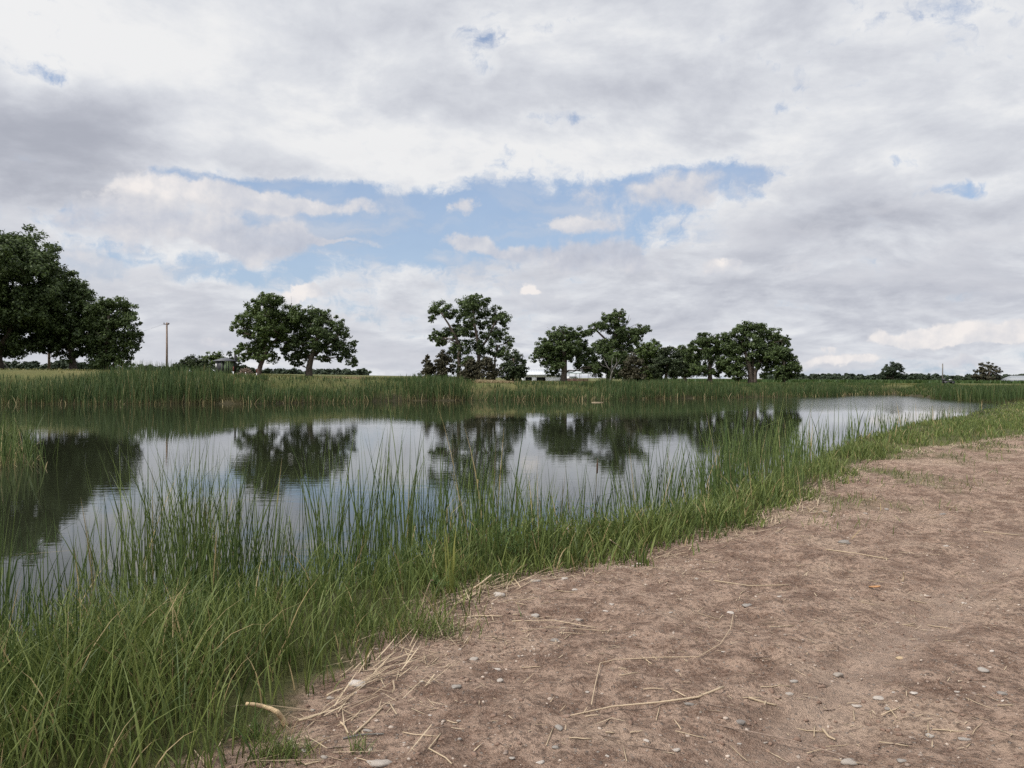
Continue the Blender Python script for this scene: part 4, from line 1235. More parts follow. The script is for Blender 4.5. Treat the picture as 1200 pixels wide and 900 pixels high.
# ---- the little hut
def hut():
    Y = 92.0
    s = Y / FPX
    c = at(263.5, 441, Y); zg = gz(c.x, Y)
    r = empty('hut', (c.x, Y, zg))
    tag(r, 'small pale green hut with dark front and black vent pipe', 'hut')
    top = (at(264, 423.5, Y).z - zg)
    a = math.radians(46)
    W, D = 1.55, 1.55            # the two visible sides
    R = Matrix.Rotation(a, 4, 'Z')
    def P(x, y, z): return tuple(R @ Vector((x, y, z)))
    def panel(mb, x0, x1, y0, y1, z0, z1):
        V = [P(x0, y0, z0), P(x1, y0, z0), P(x1, y1, z0), P(x0, y1, z0), P(x0, y0, z1), P(x1, y0, z1), P(x1, y1, z1), P(x0, y1, z1)]
        mb.add(V, [(0, 3, 2, 1), (4, 5, 6, 7), (0, 1, 5, 4), (1, 2, 6, 5), (2, 3, 7, 6), (3, 0, 4, 7)])
    h = W / 2
    m = MB(); panel(m, -h, h, -h, h, -0.1, top); m.build('wall', M['shed_green'], r)
    # left (front) face looks along -x after the turn
    m = MB(); panel(m, -h - .04, -h - .002, -h + .02, h - .02, 0.05, top - 0.02); fr = m.build('front', M['shed_dark'], r)  # dark sheet paints the shade of the open doorway
    m = MB(); panel(m, -h - .07, -h - .042, h - .42, h - .14, 0.75, top - 0.28); m.build('window', M['white_paint'], fr)
    for x in (-h + .04, -h + .52, -h + .80, h - .06):
        m = MB(); panel(m, x, x + (.07 if x > -h + .1 else .22), -h - .035, -h - .002, 0.0, top - 0.01); m.build('batten', M['shed_dark'], r)
    m = MB(); panel(m, h - .30, h - .10, -h - .03, -h - .002, 0.0, 0.35); m.build('corner_plate', M['white_paint'], r)
    e = h + 0.22
    m = MB()
    V = [P(-e, -e, top), P(e, -e, top), P(e, e, top), P(-e, e, top), P(-e, -e, top + .08), P(e, -e, top + .08), P(e, e, top + .08), P(-e, e, top + .08), P(-.2, -.2, top + .42), P(.2, -.2, top + .42), P(.2, .2, top + .42), P(-.2, .2, top + .42)]
    m.add(V, [(0, 3, 2, 1), (0, 1, 5, 4), (1, 2, 6, 5), (2, 3, 7, 6), (3, 0, 4, 7), (4, 5, 9, 8), (5, 6, 10, 9), (6, 7, 11, 10), (7, 4, 8, 11), (8, 9, 10, 11)])
    m.build('roof', M['shed_roof'], r)
    q = at(273.5, 411.5, Y) - Vector((c.x, Y, zg))
    m = MB(); m.tube([(q.x, .55, 0.1), (q.x, .55, q.z)], [.12, .12], 12); m.tube([(q.x, .55, q.z - .02), (q.x, .55, q.z + .05)], [.17, .17], 12)
    m.build('vent_pipe', M['shed_dark'], r)


hut()
for px, lab, Y, red in ((273.6, 'short red over white marker post against the hut', 89.5, .55), (288.0, 'pale marker post in front of the brush heap', 88, .25), (300.8, 'white footed marker post at the foot of the leaning cottonwood', 86.5, .45)):
    b = at(px, 442, Y); zg = gz(b.x, Y)
    r = empty('marker_post', (b.x, Y, zg)); tag(r, lab, 'marker post')
    m = MB(); m.tube([(0, 0, -.1), (0, 0, .36)], .055, 9); m.build('foot', M['white_paint'], r)
    m = MB(); m.tube([(0, 0, .362), (0, 0, .362 + red), (0, 0, .38 + red)], [.055, .055, .03], 9); m.build('post', M['red_paint'] if red != .25 else M['pole'], r)
# heap of dead brush
Y = 90.0; b = at(288, 442, Y); zg = gz(b.x, Y)
m = MB()
for _ in range(170):
    t = random.uniform(-1, 1); hgt = max(0.1, (1 - t * t)) * 0.85
    p = Vector((t * 0.85, random.uniform(-.5, .5), random.uniform(0, hgt)))
    d = Vector((random.uniform(-1, 1), random.uniform(-.6, .6), random.uniform(-.3, .5))).normalized() * random.uniform(.3, .6)
    m.tube([p - d * .5, p + d * .5], [random.uniform(.015, .035), .012], 5)
o = m.build('brush_heap', M['pole']); o.location = (b.x, Y, zg)
tag(o, 'low brown heap of dead brush between the hut and the leaning cottonwood', 'brush heap')


# ---- white building and its neighbours behind the broad tree
def white_building():
    Y = 150.0; s = Y / FPX
    c = at(633, 446, Y); zg = gz(c.x, Y)
    r = empty('white_building', (c.x, Y, zg)); tag(r, 'long low white building with two dark bays and a pale metal roof', 'building')
    def X(px): return (px - 633) * s
    def Z(py): return at(633, py, Y).z - zg
    D = 7.0
    def bx(mb, x0, x1, y0, y1, z0, z1): mb.box(((x0 + x1) / 2, (y0 + y1) / 2, (z0 + z1) / 2), (x1 - x0, y1 - y0, z1 - z0))
    zt, ze, zb = Z(439.6), Z(442.0), -0.2
    m = MB()                                     # front wall cut open at the bays, dark sheets set behind
    xs = [X(611), X(615.8), X(623.2), X(629), X(639.2), X(660)]
    bx(m, xs[0], xs[5], 0, .2, ze, zt)
    for i in (0, 2, 4): bx(m, xs[i], xs[i + 1], 0, .2, zb, ze - .002)
    bx(m, xs[0], xs[0] + .2, .202, D, zb, zt); bx(m, xs[5] - .2, xs[5], .202, D, zb, zt); bx(m, xs[0] + .202, xs[5] - .202, D - .2, D, zb, zt)
    m.build('wall', M['white_paint'], r)
    for i in (1, 3):
        m = MB(); bx(m, xs[i], xs[i + 1], .6, .75, zb, ze + .1); m.build('bay_shade', M['dark_in'], r)  # near-black sheet paints the shade inside the opening
    m = MB()                                     # mono-pitch roof rising away, ribbed
    z1, z2 = Z(439.4), Z(433.2)
    V = [(X(609.5), -.5, z1), (X(662), -.5, z1), (X(662), D + .3, z2), (X(609.5), D + .3, z2)]
    V += [(x, y, z + .12) for x, y, z in V]
    m.add(V, [(0, 3, 2, 1), (4, 5, 6, 7), (0, 1, 5, 4), (1, 2, 6, 5), (2, 3, 7, 6), (3, 0, 4, 7)])
    for k in range(17):
        x = X(610.5) + k * .52
        m.tube([(x, -.48, z1 + .13), (x, D + .28, z2 + .13)], .03, 4)
    m.build('roof', M['metal_roof'], r)
    m = MB(); bx(m, X(624), X(628.4), -.05, -.002, -.1, ze - .1); m.build('door', M['white_paint'], r)


def canopy():
    Y = 146.0; s = Y / FPX
    c = at(678, 446.5, Y); zg = gz(c.x, Y)
    r = empty('canopy', (c.x, Y, zg)); tag(r, 'flat pale blue canopy on thin posts right of the thick trunk', 'canopy')
    def X(px): return (px - 678) * s
    def Z(py): return at(678, py, Y).z - zg
    m = MB(); m.box((X(679), 1.2, Z(437.2)), (X(693) - X(665), 3.6, .16)); m.build('roof', M['blue_roof'], r)
    for px in (667, 675.5, 680.5, 691):
        for y in (-.45, 2.8):
            m = MB(); m.tube([(X(px), y, -.1), (X(px), y, Z(437.2) - .082)], .05, 7); m.build('post', M['steel'], r)
    # low red-brown fence in front
    Yf = 143.0; c = at(676, 447, Yf); zg = gz(c.x, Yf); s = Yf / FPX
    r = empty('low_fence', (c.x, Yf, zg)); tag(r, 'low rust red fence in front of the pale blue canopy', 'fence')
    m = MB(); zt = at(676, 443.6, Yf).z - zg
    for k in range(4): m.box((0, 0, .12 + k * (zt - .1) / 4), (26 * s, .05, (zt - .1) / 4 - .03))
    m.build('boards', M['rust'], r)
    for k in range(6):
        m = MB(); m.box((-13 * s + k * 26 * s / 5, .09, zt / 2 - .1), (.12, .12, zt + .25)); m.build('post', M['rust'], r)
    # white trailer parked under it
    Yt = 148.0; c = at(670, 446, Yt); zg = gz(c.x, Yt); s = Yt / FPX
    r = empty('trailer', (c.x, Yt, zg)); tag(r, 'low white trailer parked under the pale blue canopy', 'trailer')
    zt = at(670, 441.2, Yt).z - zg
    m = MB(); V = []
    prof = [(-1.1, .45), (1.1, .45), (1.1, zt - .25), (.8, zt), (-.8, zt), (-1.1, zt - .25)]
    for y in (-.8, .8): V += [(x, y, z) for x, z in prof]
    m.add(V, [(i, (i + 1) % 6, 6 + (i + 1) % 6, 6 + i) for i in range(6)] + [(0, 5, 4, 1), (1, 4, 3, 2), (6, 7, 10, 11), (7, 8, 9, 10)])
    m.build('body', M['white_paint'], r)
    for x in (-.55, .55):
        for y in (-.83, .83):
            m = MB(); m.tube([(x, y - .08, .3), (x, y + .08, .3)], .3, 14); m.build('wheel', M['machine'], r)


def barn():
    Y = 185.0; s = Y / FPX
    c = at(1212, 449, Y); zg = gz(c.x, Y)
    r = empty('metal_barn', (c.x, Y, zg)); tag(r, 'grey metal roofed barn with dark side cut by the right edge', 'barn')
    def X(px): return (px - 1212) * s
    def Z(py): return at(1212, py, Y).z - zg
    x0, x1 = X(1184.5), X(1240); ze, zr = Z(447.3), Z(440.2)
    m = MB(); m.box(((x0 + x1) / 2, 3, (ze - .2) / 2), (x1 - x0 - .6, 6, ze + .2)); m.build('wall', M['shed_dark'], r)
    m = MB(); V = [(x0, -.4, ze), (x1, -.4, ze), (x1, 6.4, ze), (x0, 6.4, ze), (x0 + 1.9, 3, zr), (x1 - 1.9, 3, zr)]
    m.add(V, [(0, 1, 5, 4), (2, 3, 4, 5), (0, 3, 2, 1)], [(3, 0, 4), (1, 2, 5)])
    for k in range(14):
        x = x0 + 1.2 + k * .6
        m.tube([(x, -.38, ze + .02), (x, -.38 + 3.3, zr - .05)], .03, 4)
    m.build('roof', plain('grey_metal_roof', (0.22, 0.235, 0.25), 0.5, 0.1, 1.5), r)


def machine():
    Y = 148.0; s = Y / FPX
    c = at(1111, 452.5, Y); zg = gz(c.x, Y)
    r = empty('pump_machine', (c.x, Y, zg)); tag(r, 'low black machine with a long bed beside the slim grey pole', 'machine')
    m = MB(); m.box((.1, 0, .42), (2.0, .7, .28)); m.build('bed', M['machine'], r)
    m = MB(); m.box((-.75, 0, .80), (.55, .65, .46)); m.tube([(-.8, 0, 1.03), (-.8, 0, 1.35)], .05, 8); m.build('engine', M['machine'], r)
    m = MB(); m.tube([(.1, -.1, .78), (.55, -.1, .78), (.75, -.1, .7)], [.14, .16, .08], 10); m.build('pump', M['steel'], r)
    for x in (-.6, .8):
        for y in (-.36, .36):
            m = MB(); m.tube([(x, y - .07, .22), (x, y + .07, .22)], .24, 12); m.build('wheel', M['machine'], r)


white_building(); canopy(); barn(); machine()
# ------------------------------------------------------------------ stones, sticks, reeds one can pick out
def ico(sub):
    import bmesh
    bm = bmesh.new(); bmesh.ops.create_icosphere(bm, subdivisions=sub, radius=1.0)
    V = np.array([v.co[:] for v in bm.verts]); F = np.array([[v.index for v in f.verts] for f in bm.faces]); bm.free()
    return V, F


ICO1, ICO2 = ico(1), ico(2)


def rock_shape(seed, base=ICO2, rough=0.28):
    r = np.random.default_rng(seed)
    V, F = base
    d = np.ones(len(V))
    for _ in range(7):
        n = r.normal(0, 1, 3); n /= np.linalg.norm(n)
        d = np.minimum(d, r.uniform(0.60, 1.0) / np.maximum(0.25, V @ n))      # facets
    for _ in range(4):
        n = r.normal(0, 1, 3)
        d = d + rough * 0.22 * np.sin(V @ n * r.uniform(1.5, 3.5) + r.uniform(0, 6))
    return V * d[:, None], F


def gravel(name, label, n, lo, hi, mat, y1, flat, onlydirt=True):
    x, y = scatter(-2.2, 11, 2.9, y1, n * 6)
    dsd = poly_sd(DIRT, x, y)
    c = fbm2(x * 1.2, y * 1.2, 151, 3)
    k = (dsd < 0.25) & in_view(x, y, 0.2) & (rng.random(len(x)) < (0.25 + 0.9 * sstep(0.4, 0.65, c)) * np.clip(4.5 / y, 0.12, 1.0) * (0.6 + 1.2 * np.exp(-(dsd / 0.6) ** 2)))
    x, y = x[k][:n], y[k][:n]; m = len(x)
    z = ground_z(x, y)
    shp = [rock_shape(900 + i, ICO1, 0.4) for i in range(12)]
    s = lo + (hi - lo) * rng.random(m) ** 3
    Vs, Fs = [], []
    for i in range(m):
        V, F = shp[i % 12]
        a = rng.uniform(0, 6.283); ca, sa = math.cos(a), math.sin(a)
        sc = s[i] * np.array([1, rng.uniform(0.55, 0.95), flat * rng.uniform(0.6, 1.1)])
        W = V * sc
        W = np.stack([W[:, 0] * ca - W[:, 1] * sa + x[i], W[:, 0] * sa + W[:, 1] * ca + y[i], W[:, 2] + z[i] + sc[2] * 0.15], 1)
        Vs.append(W); Fs.append(F + i * len(V))
    tag(mesh_np(name, np.concatenate(Vs), np.concatenate(Fs), mat), label, 'gravel', kind='stuff')


gravel('gravel', 'fine gravel and grit strewn over the dirt track', 4600, 0.0035, 0.017, M['gravel'], 14.0, 0.6)
gravel('soil_crumbs', 'loose crumbs of brown soil on the dirt track', 5200, 0.004, 0.022, plain('soil', (0.20, 0.130, 0.095), 0.95, 0.4, 40, bump=0.5, bscale=120), 12.0, 0.55)

# stones: photo pixel, width in pixels, tone (p pale, g grey, b brown, o ochre), own label or None
STONES = [
    (420, 804, 21, 'p', 'long pale flat stone at the grass edge of the track'), (446, 897, 27, 'p', 'largest pale stone, cut by the bottom edge left of centre'),
    (357, 882, 10, 'p', 'round whitish stone beside the short grass tuft at bottom left'), (381, 889, 9, 'p', 'white stone just right of the round whitish stone at bottom left'),
    (418, 891, 6, 'p', None), (586, 699, 15, 'p', 'flat pale stone beside the bundle of dry canes'), (628, 723, 11, 'g', None), (681, 730, 12, 'p', None), (661, 737, 8, 'p', None),
    (663, 679, 10, 'p', None), (675, 692, 7, 'p', None), (629, 682, 11, 'p', None), (556, 774, 11, 'p', None), (584, 786, 10, 'p', None), (587, 799, 10, 'p', None),
    (536, 807, 13, 'g', None), (425, 813, 14, 'b', None), (368, 834, 8, 'g', None), (433, 858, 12, 'g', 'grey stone behind the short thick cane at bottom left'), (388, 820, 10, 'g', None),
    (657, 857, 10, 'g', 'blue grey rounded stone below the long cane'), (602, 893, 7, 'g', None), (539, 846, 6, 'p', None), (652, 752, 11, 'g', None), (638, 759, 9, 'b', None),
    (750, 662, 7, 'p', None), (744, 664, 6, 'p', None), (719, 709, 8, 'p', None), (711, 717, 6, 'p', None), (788, 719, 6, 'p', None), (858, 719, 8, 'p', None),
    (692, 777, 9, 'b', 'small brown lump beside the bend of the thin dry stem'), (795, 787, 7, 'p', None), (653, 878, 9, 'g', None), (665, 841, 12, 'b', None), (848, 807, 8, 'p', None),
    (870, 848, 12, 'g', None), (870, 874, 9, 'g', None), (810, 827, 11, 'g', None), (878, 711, 13, 'g', None), (714, 888, 5, 'p', None), (635, 896, 11, 'p', None), (817, 679, 6, 'p', None),
    (991, 636, 14, 'g', None), (1057, 772, 10, 'o', 'small ochre and white stone on the right of the track'), (985, 793, 13, 'p', 'bright pale flat stone on the right half of the track'),
    (928, 815, 9, 'p', None), (914, 820, 14, 'b', None), (965, 806, 10, 'b', None), (1075, 814, 11, 'p', None), (1033, 820, 12, 'p', None), (1007, 831, 10, 'p', None), (1043, 835, 7, 'g', None),
    (1050, 813, 6, 'p', None), (1125, 834, 11, 'b', None), (1178, 815, 12, 'g', 'round grey stone near the right edge of the track'), (1180, 823, 7, 'p', None), (1095, 865, 14, 'g', None), (1134, 868, 14, 'g', None),
    (1061, 894, 12, 'g', None), (999, 896, 18, 'p', 'broad whitish stone at the bottom edge right of centre'), (1125, 812, 6, 'p', None), (1155, 786, 12, 'g', None), (1106, 603, 9, 'g', None), (1165, 764, 6, 'p', None),
    (1132, 708, 6, 'p', None), (933, 797, 9, 'g', None), (1157, 806, 6, 'p', None), (900, 872, 6, 'p', None), (940, 760, 5, 'p', None), (760, 870, 7, 'p', None), (795, 881, 9, 'p', None), (690, 812, 5, 'p', None),
    (540, 868, 6, 'g', None), (475, 872, 5, 'p', None), (505, 840, 5, 'p', None), (495, 800, 5, 'p', None), (610, 770, 5, 'p', None), (850, 765, 6, 'p', None), (1000, 702, 5, 'p', None), (1090, 700, 5, 'p', None), (915, 700, 5, 'p', None),
    (745, 745, 5, 'p', None), (1040, 598, 6, 'g', None), (1015, 603, 6, 'g', None), (968, 600, 6, 'g', None), (1110, 640, 6, 'p', None), (985, 560, 5, 'p', None)]
ROCKS = []
for i in range(10):
    V, F = rock_shape(40 + i, rough=0.5)
    o = mesh_np('stone', V, F, M['stone'], smooth=True)
    ROCKS.append(o.data); bpy.data.objects.remove(o)
ROCKS_G = []
TONE = {'p': M['stone'], 'g': M['stone_grey'], 'b': plain('brown_stone', (0.23, 0.155, 0.115), 0.85, 0.25, 25, bump=0.4, bscale=80), 'o': plain('ochre_stone', (0.38, 0.28, 0.17), 0.8, 0.25, 25)}
KIND = {'p': 'small pale stone lying loose on the dirt track', 'g': 'small grey stone lying loose on the dirt track', 'b': 'brownish stone half sunk in the dirt track', 'o': ''}
for i, (px, py, w, tn, lab) in enumerate(STONES):
    p = on_ground(px, py)
    me = ROCKS[i % 10].copy(); me.materials[0] = TONE[tn]
    o = bpy.data.objects.new('stone', me); COL.objects.link(o)
    s = w * 0.5 * p.y / FPX
    o.scale = (s, s * random.uniform(0.6, 0.85), s * random.uniform(0.35, 0.55))
    o.location = (p.x, p.y, p.z + o.scale.z * 0.08)
    o.rotation_euler = (random.uniform(-.15, .15), random.uniform(-.15, .15), random.uniform(-.5, .5))
    tag(o, lab or KIND[tn], 'stone', 'stones scattered on the dirt track')


# ---- sticks and canes: points are photo pixels with a height above the ground
def cane(name, label, cat, pts, w0, w1, mat, group=None, sides=7):
    P = []
    for q in pts:
        h = q[2] if len(q) > 2 else 0.0
        g = on_ground(q[0], q[1])
        if h > 0:                       # a raised point keeps its sight line: nearer than the ground behind it
            t = 1 - h / (EYE - g.z)
            g = Vector((g.x * t, g.y * t, EYE - (EYE - g.z) * t))
        P.append(g)
    out, rad = [], []
    n = len(P)
    for i in range(n - 1):
        for j in range(4):
            t = j / 4
            v = P[i].lerp(P[i + 1], t)
            out.append(v)
    out.append(P[-1])
    flat = all((len(q) < 3 or q[2] == 0) for q in pts)
    if flat:                            # a stiff stalk bridges the bumps
        zs = np.array([gz(v.x, v.y) for v in out]); k = len(zs)
        A = np.stack([np.ones(k), np.linspace(-1, 1, k)], 1)
        fit = A @ np.linalg.lstsq(A, zs, rcond=None)[0]
        fit = fit + 0.75 * max(0.0, float((zs - fit).max()))
    for i, v in enumerate(out):
        t = i / (len(out) - 1)
        r = w0 + (w1 - w0) * t
        if flat:
            v.z = 0.65 * fit[i] + 0.35 * max(fit[i], zs[i]) + r * 0.5
        rad.append(r)
    o0 = out[0].copy()
    m = MB(); m.tube([v - o0 for v in out], rad, sides)
    o = m.build(name, M[mat], smooth=True); o.location = o0
    tag(o, label, cat, group)
    return o


cane('dry_cane', 'long tapering dry cane lying across the middle of the track', 'cane', [(670, 840), (720, 836), (775, 829), (820, 820), (850, 813)], .0030, .0065, 'stalk')
cane('dry_straw', 'thin bent dry stem looping above the long cane', 'stem', [(695, 834), (699, 810), (705, 783), (722, 778), (775, 777), (820, 771), (846, 757), (858, 742), (861, 724)], .0028, .0022, 'stalk')
cane('dry_straw', 'pale zigzag straw at the bottom edge left of centre', 'stem', [(518, 861), (504, 881), (524, 891), (531, 899)], .0035, .003, 'straw')
cane('dry_straw', 'long dark thin stem running off the bottom edge at right', 'stem', [(835, 848), (880, 866), (930, 881), (980, 891), (1026, 900)], .0028, .0038, 'pole')
cane('dry_straw', 'straight pale straw lying right of the grass tongue', 'stem', [(838, 684), (880, 685), (928, 685)], .0045, .004, 'straw')
cane('dry_straw', 'long thin straw pointing at the flat pale stone, upper of two', 'stem', [(601, 731), (650, 733), (700, 737)], .0035, .003, 'stalk')
cane('dry_straw', 'reddish straw left of the two long thin straws', 'stem', [(541, 725), (562, 724), (590, 723)], .0045, .003, 'stalk')
cane('dry_straw', 'lower of two parallel thin straws near the bundle of canes', 'stem', [(612, 737), (650, 738), (718, 741)], .0025, .002, 'straw')
cane('stick', 'short pale stick beside the small weed at bottom left', 'stick', [(351, 847), (365, 843), (379, 838)], .006, .0055, 'straw')
cane('stick', 'short thick tan cane standing out at bottom left of the track', 'cane', [(416, 864), (432, 848), (449, 832)], .0052, .0045, 'stalk')
cane('stick', 'grey weathered stick crossing below the short thick cane', 'stick', [(403, 868), (425, 865), (451, 863)], .0045, .003, 'bark_grey')
cane('stick', 'short crooked stick left of the short thick cane', 'stick', [(400, 849), (405, 853), (409, 862)], .005, .004, 'stalk')
cane('stick', 'thin stick pointing up behind the crooked stick', 'stick', [(413, 846), (419, 840), (424, 834)], .0035, .003, 'stalk')
cane('stick', 'flat grey stick above the white stone at bottom left', 'stick', [(385, 879), (396, 878), (409, 877)], .004, .0035, 'pole')
cane('stick', 'tan stick lying along the grass edge above the long pale stone', 'stick', [(384, 817), (393, 812), (403, 809)], .006, .005, 'stalk')
cane('stick', 'brown stick on the bottom edge below the white stone', 'stick', [(357, 899), (369, 896), (381, 893)], .005, .004, 'stalk')
cane('driftwood', 'thick bent tan driftwood stick coming out of the grass at bottom left', 'driftwood', [(289, 826, .14), (299, 827, .13), (308, 829, .11), (318, 832, .09), (326, 836, .07), (331, 843, .035), (336, 852, .0)], .008, .014, 'stick', sides=9)
cane('bent_reed', 'dry broken reed leaning out of the reeds to the dirt edge', 'reed', [(533, 643, .62), (520, 660, .45), (506, 680, .24), (499, 698, .1), (494, 715, 0)], .0045, .005, 'straw')
cane('bent_reed', 'pale snapped reed hanging level over the gap in the reeds', 'reed', [(546, 639, .5), (567, 637.5, .52), (589, 636, .5)], .004, .0045, 'straw')
cane('bent_reed', 'pale snapped reed slanting down to the level one', 'reed', [(535, 617, .62), (551, 627, .58), (567, 636, .53)], .0045, .004, 'straw')
cane('bent_reed', 'dry stalk leaning out of the grass right of centre', 'reed', [(702, 619, .34), (718, 634, .18), (738, 650, 0)], .006, .0045, 'straw')
for lab, pts in (('lowest cane of the dry bundle at the bend of the grass edge', [(541, 706), (560, 696), (580, 686), (602, 679)]),
                 ('top cane of the dry bundle with a hooked end', [(539, 702), (556, 692), (584, 679), (598, 677), (606, 684), (611, 689)]),
                 ('short upright slanting cane in the dry bundle', [(556, 690, .06), (566, 683, .12), (577, 674, .18)]),
                 ('middle cane of the dry bundle, half under the others', [(532, 712), (545, 704), (566, 690), (590, 684)])):
    cane('dry_cane', lab, 'cane', pts, .009, .0055, 'stalk', 'bundle of dry canes')
for lab, pts in (('dry cane lying along the litter line at the far bend of the track', [(928, 577), (945, 573), (975, 575)]),
                 ('pale cane lying level across the far litter line', [(905, 580), (940, 579), (985, 572)]),
                 ('thin straw on the right edge of the track, uppermost', [(1154, 625), (1175, 626), (1199, 629)]),
                 ('straw slanting down below the light grey stone', [(969, 645), (1005, 649), (1043, 656)]),
                 ('straw stub just right of the grass tongue', [(908, 625), (915, 621), (923, 617)]),
                 ('short stick pointing to the broad whitish stone', [(967, 859), (974, 865), (982, 872)]),
                 ('stick lying above the long dark stem at bottom right', [(880, 823), (895, 827), (913, 831)])):
    cane('stick', lab, 'stick', pts, .006, .004, 'straw')
cane('twig_stub', 'forked pale twig stub sticking up from the track at right', 'twig', [(1060, 682, 0), (1061, 676, .03), (1061, 670, .06)], .006, .004, 'straw')

# loose short straws
for i in range(130):
    px = random.uniform(380, 1195); py = random.uniform(600, 897)
    p = on_ground(px, py)
    if poly_sd(DIRT, np.array([p.x]), np.array([p.y]))[0] > -0.1: continue
    a = random.choice([random.uniform(-.5, .5), random.uniform(0, 6.28)]); L = random.uniform(.02, .09)
    m = MB()
    q = [(math.cos(a) * L * t, math.sin(a) * L * t + random.uniform(-.004, .004), (gz(p.x + math.cos(a) * L * t, p.y + math.sin(a) * L * t) - p.z) * .5 + .006) for t in (-1, -.3, .3, 1)]
    m.tube(q, random.uniform(.0016, .0032), 5)
    o = m.build('loose_straw', M[random.choice(['straw', 'stalk', 'straw', 'pole'])]); o.location = p
    tag(o, 'short loose straw lying flat on the dirt track', 'straw', 'loose straws on the dirt track')
# fallen leaf
p = on_ground(1020, 691)
m = MB(); V = []
for t in np.linspace(0, 1, 7):
    wd = .022 * math.sin(math.pi * min(1, t * .95 + .03)) ** .7
    V += [(t * .085, -wd, .012 + .012 * t * t), (t * .085, 0, .004 + .01 * t * t), (t * .085, wd, .014 + .012 * t * t)]
m.add(V, [(i * 3 + j, i * 3 + j + 1, i * 3 + j + 4, i * 3 + j + 3) for i in range(6) for j in range(2)])
o = m.build('fallen_leaf', plain('ochre_leaf', (0.33, 0.17, 0.07), .7, .2, 30)); o.location = p; o.rotation_euler = (0, 0, -.3)
tag(o, 'curled orange brown fallen leaf on the right of the track', 'leaf')
# floating stick on the far water
p = at(700, 471.5, 70); m = MB(); m.tube([(-.5, 0, 0), (.1, .05, .01), (.55, .02, 0)], [.03, .035, .02], 7)
o = m.build('floating_stick', M['straw']); o.location = (p.x, p.y, WATER + .01); tag(o, 'pale stick floating on the water by the far reeds', 'stick')


# ---- cattail clumps that stand out against the water: (photo x, distance, photo y of the tips, blades, spread, seed heads, lean, label)
CLUMPS = [
    (22, 5.6, 620, 26, .30, 0, .30, 'cattail clump with broad leaning leaves at the left edge'),
    (92, 6.2, 575, 22, .30, 0, .05, 'cattail clump against the dark tree reflection at left'),
    (172, 6.6, 575, 24, .32, 0, .02, 'tall cattail clump below the lone utility pole'),
    (246, 6.8, 556, 22, .26, 1, .0, 'cattail clump with a brown seed head below the little hut'),
    (322, 7.0, 590, 22, .28, 0, .0, 'short cattail clump below the leaning cottonwood reflection'),
    (398, 7.4, 562, 26, .30, 0, .04, 'cattail clump below the broad dark cottonwood reflection'),
    (432, 7.8, 568, 18, .22, 0, .0, 'narrow cattail clump left of the gap'),
    (486, 8.2, 550, 30, .26, 0, .02, 'dense cattail clump just left of the open water gap'),
    (598, 9.0, 548, 30, .28, 1, -.02, 'cattail clump right of the open water gap with a dark seed head'),
    (652, 9.6, 545, 20, .24, 0, .0, 'upright cattail clump below the white building'),
    (690, 10.4, 512, 32, .26, 1, .0, 'tall dark narrow cattail clump below the broad thick trunked tree'),
    (752, 11.2, 498, 26, .34, 0, -.04, 'tallest cattail clump below the right grove, left one'),
    (786, 11.4, 492, 34, .40, 0, .02, 'tallest dense cattail clump below the right grove, right one'),
    (846, 12.6, 505, 26, .40, 0, -.05, 'cattail clump with drooping tips below the largest domed tree'),
    (932, 14.5, 492, 26, .50, 0, .05, 'cattail clump with arching tips below the drooping round tree'),
    (1000, 18.0, 489, 24, .60, 0, .05, 'cattail clump below the open sky right of the grove'),
    (1052, 22.0, 482, 24, .55, 0, .03, 'cattail clump below the lone field tree reflection'),
    (1112, 29.0, 476, 24, .55, 0, .03, 'farthest cattail clump of the near bank, by the inlet')]
for (px, Y, tpy, n, spr, heads, ln, lab) in CLUMPS:
    x0 = (px - 600) / FPX * Y
    zg = max(gz(x0, Y), WATER - 0.3)
    H = EYE + (hz(px) - tpy) / FPX * Y - zg
    x = rng.normal(0, spr * .45, n); y = rng.normal(0, spr * .45, n)
    z = np.maximum(ground_z(x0 + x, Y + y), WATER - 0.35) - 0.04 - zg
    h = (H - z) * u(0.62, 1.03, n)
    az = np.where(rng.random(n) < .7, 0.0 if ln >= 0 else math.pi, u(0, 6.283, n)) + rng.normal(0, .5, n)
    kink = np.where(rng.random(n) < 0.12, u(0.6, 1.6, n), 0.0)
    V, F, T = blades(np.stack([x, y, z], 1), h, u(.009, .016, n) * np.interp(Y, [5, 12, 30], [1, 1.25, 2.2]), np.abs(ln) + u(0, .13, n), az, u(0.05, 0.5, n), 8, u(0, 6.283, n), kink)
    r = empty('cattail_clump', (x0, Y, zg)); tag(r, lab, 'cattails', 'cattail clumps along the near bank')
    mesh_np('blades', V, F, M['reed'], r, attrs={'t': T})
    for k in range(heads):
        hx, hy = random.uniform(-.1, .1), random.uniform(-.1, .1)
        m = MB(); m.tube([(hx, hy, 0), (hx + .01, hy, H * .5), (hx + .03, hy, H * .72)], .0045, 6); st = m.build('stalk', M['grass'], r)
        m = MB(); zt = H * .70
        m.tube([(hx + .03, hy, zt), (hx + .031, hy, zt + .01), (hx + .034, hy, zt + .13), (hx + .035, hy, zt + .145), (hx + .036, hy, zt + .20)], [.006, .012, .012, .006, .002], 9)
        m.build('seed_head', M['seed'], st, smooth=True)
# yellowing broad leaf by the gap
n = 7
p = on_ground(529, 696)
V, F, T = blades(np.stack([u(-.03, .03, n), u(-.03, .03, n), np.full(n, -.03)], 1), u(.35, .62, n), u(.010, .017, n), u(0, .16, n), u(0, 6.283, n), u(0, .3, n), 7, u(-.4, .4, n))
o = mesh_np('yellow_cattail', V, F, leaf_mat('yellow_leaf', (0.16, 0.19, 0.045), (0.26, 0.26, 0.075), trans=.3), attrs={'t': T}); o.location = p
tag(o, 'short yellowing cattail shoot in the open water gap', 'cattail')


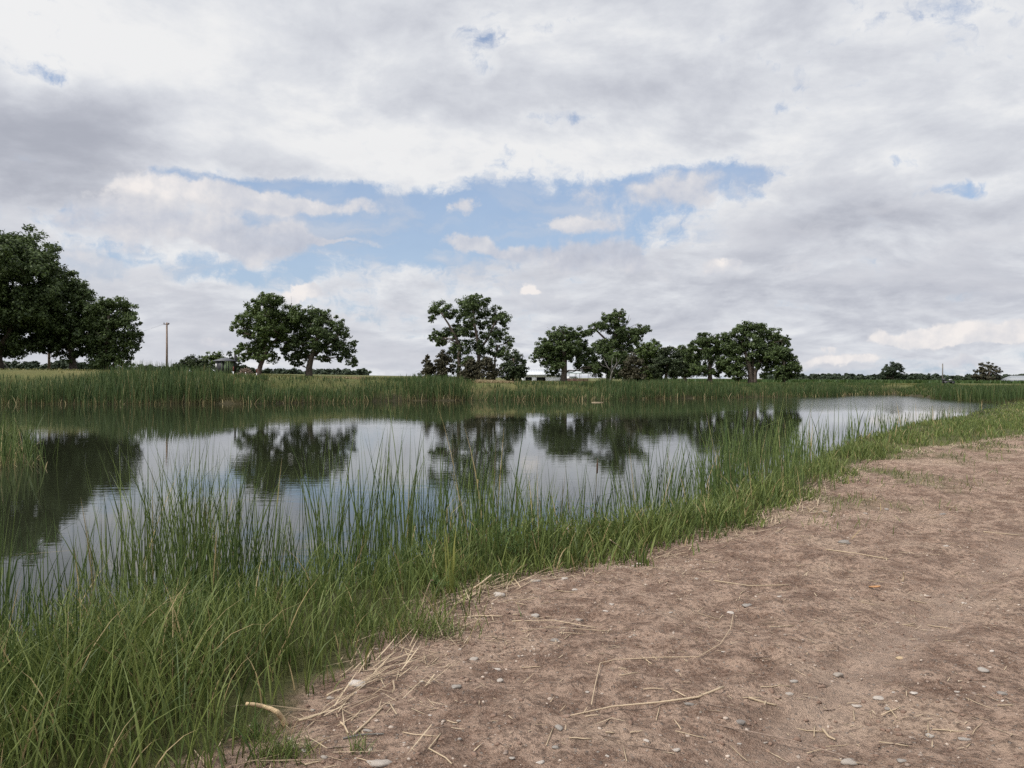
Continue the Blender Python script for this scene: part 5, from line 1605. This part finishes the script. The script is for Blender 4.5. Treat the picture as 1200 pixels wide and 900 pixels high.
# ---- leafy weeds
def weed(px, py, H, n, lab, mat='grass', spread=.16):
    p = on_ground(px, py)
    r = empty('leafy_weed', p); tag(r, lab, 'weed')
    m = MB(); P, Dv = [], []
    for _ in range(n):
        a = random.uniform(0, 6.28); s = random.uniform(.2, 1) * spread; h = H * random.uniform(.6, 1)
        e = Vector((math.cos(a) * s, math.sin(a) * s, h))
        pts = wob((math.cos(a) * .015, math.sin(a) * .015, -.02), e, 5, .08)
        m.tube(pts, [.003, .0028, .0025, .002, .0015, .001], 5)
        for j in range(14):
            t = random.uniform(.25, 1); k = min(4, int(t * 5)); q = pts[k].lerp(pts[k + 1], t * 5 - k if t < 1 else 1)
            P.append(q)
    m.build('stems', M['grass'], r)
    P = np.array([tuple(v) for v in P]); k = len(P)
    V, F, T = blades(P, u(.025, .06, k), u(.009, .018, k), u(.5, 1.3, k), u(0, 6.283, k), u(0, .6, k), 3)
    mesh_np('leaves', V, F, M[mat], r, attrs={'t': T})


M['weed'] = leaf_mat('weed_leaf', (0.065, 0.12, 0.03), (0.13, 0.19, 0.06), trans=.3)
weed(640, 652, .50, 12, 'pale green small leaved weed in the grass right of the gap', 'weed', .25)
weed(606, 668, .42, 10, 'pale green leafy weed just above the flat pale stone', 'weed', .2)
weed(690, 640, .45, 10, 'leafy weed left of the leaning dry stalk', 'weed', .22)
weed(515, 700, .16, 6, 'small leafy weed at the foot of the leaning broken reed', 'weed', .08)



def tuft(px, py, n, H, lab, spr=.12):
    p = on_ground(px, py)
    x = rng.normal(0, spr, n); y = rng.normal(0, spr * .7, n)
    z = ground_z(p.x + x, p.y + y) - p.z - .01
    V, F, T = blades(np.stack([x, y, z], 1), u(.4, 1, n) * H, u(.003, .005, n), u(.1, .9, n), u(0, 6.283, n), u(.2, 1.2, n), 4, u(0, 6.283, n))
    o = mesh_np('turf_tuft', V, F, M['grass'], attrs={'t': T}); o.location = p
    tag(o, lab, 'grass tuft')


tuft(335, 888, 260, .15, 'short green grass tuft at the bottom edge beside the round whitish stone', .06)
tuft(418, 880, 50, .12, 'thin green grass tuft below the grey weathered stick', .035)
tuft(490, 745, 420, .26, 'low wide grass tuft spilling on to the dirt below the leaning broken reed', .16)
tuft(296, 868, 200, .14, 'short green grass tuft below the bent driftwood stick', .06)
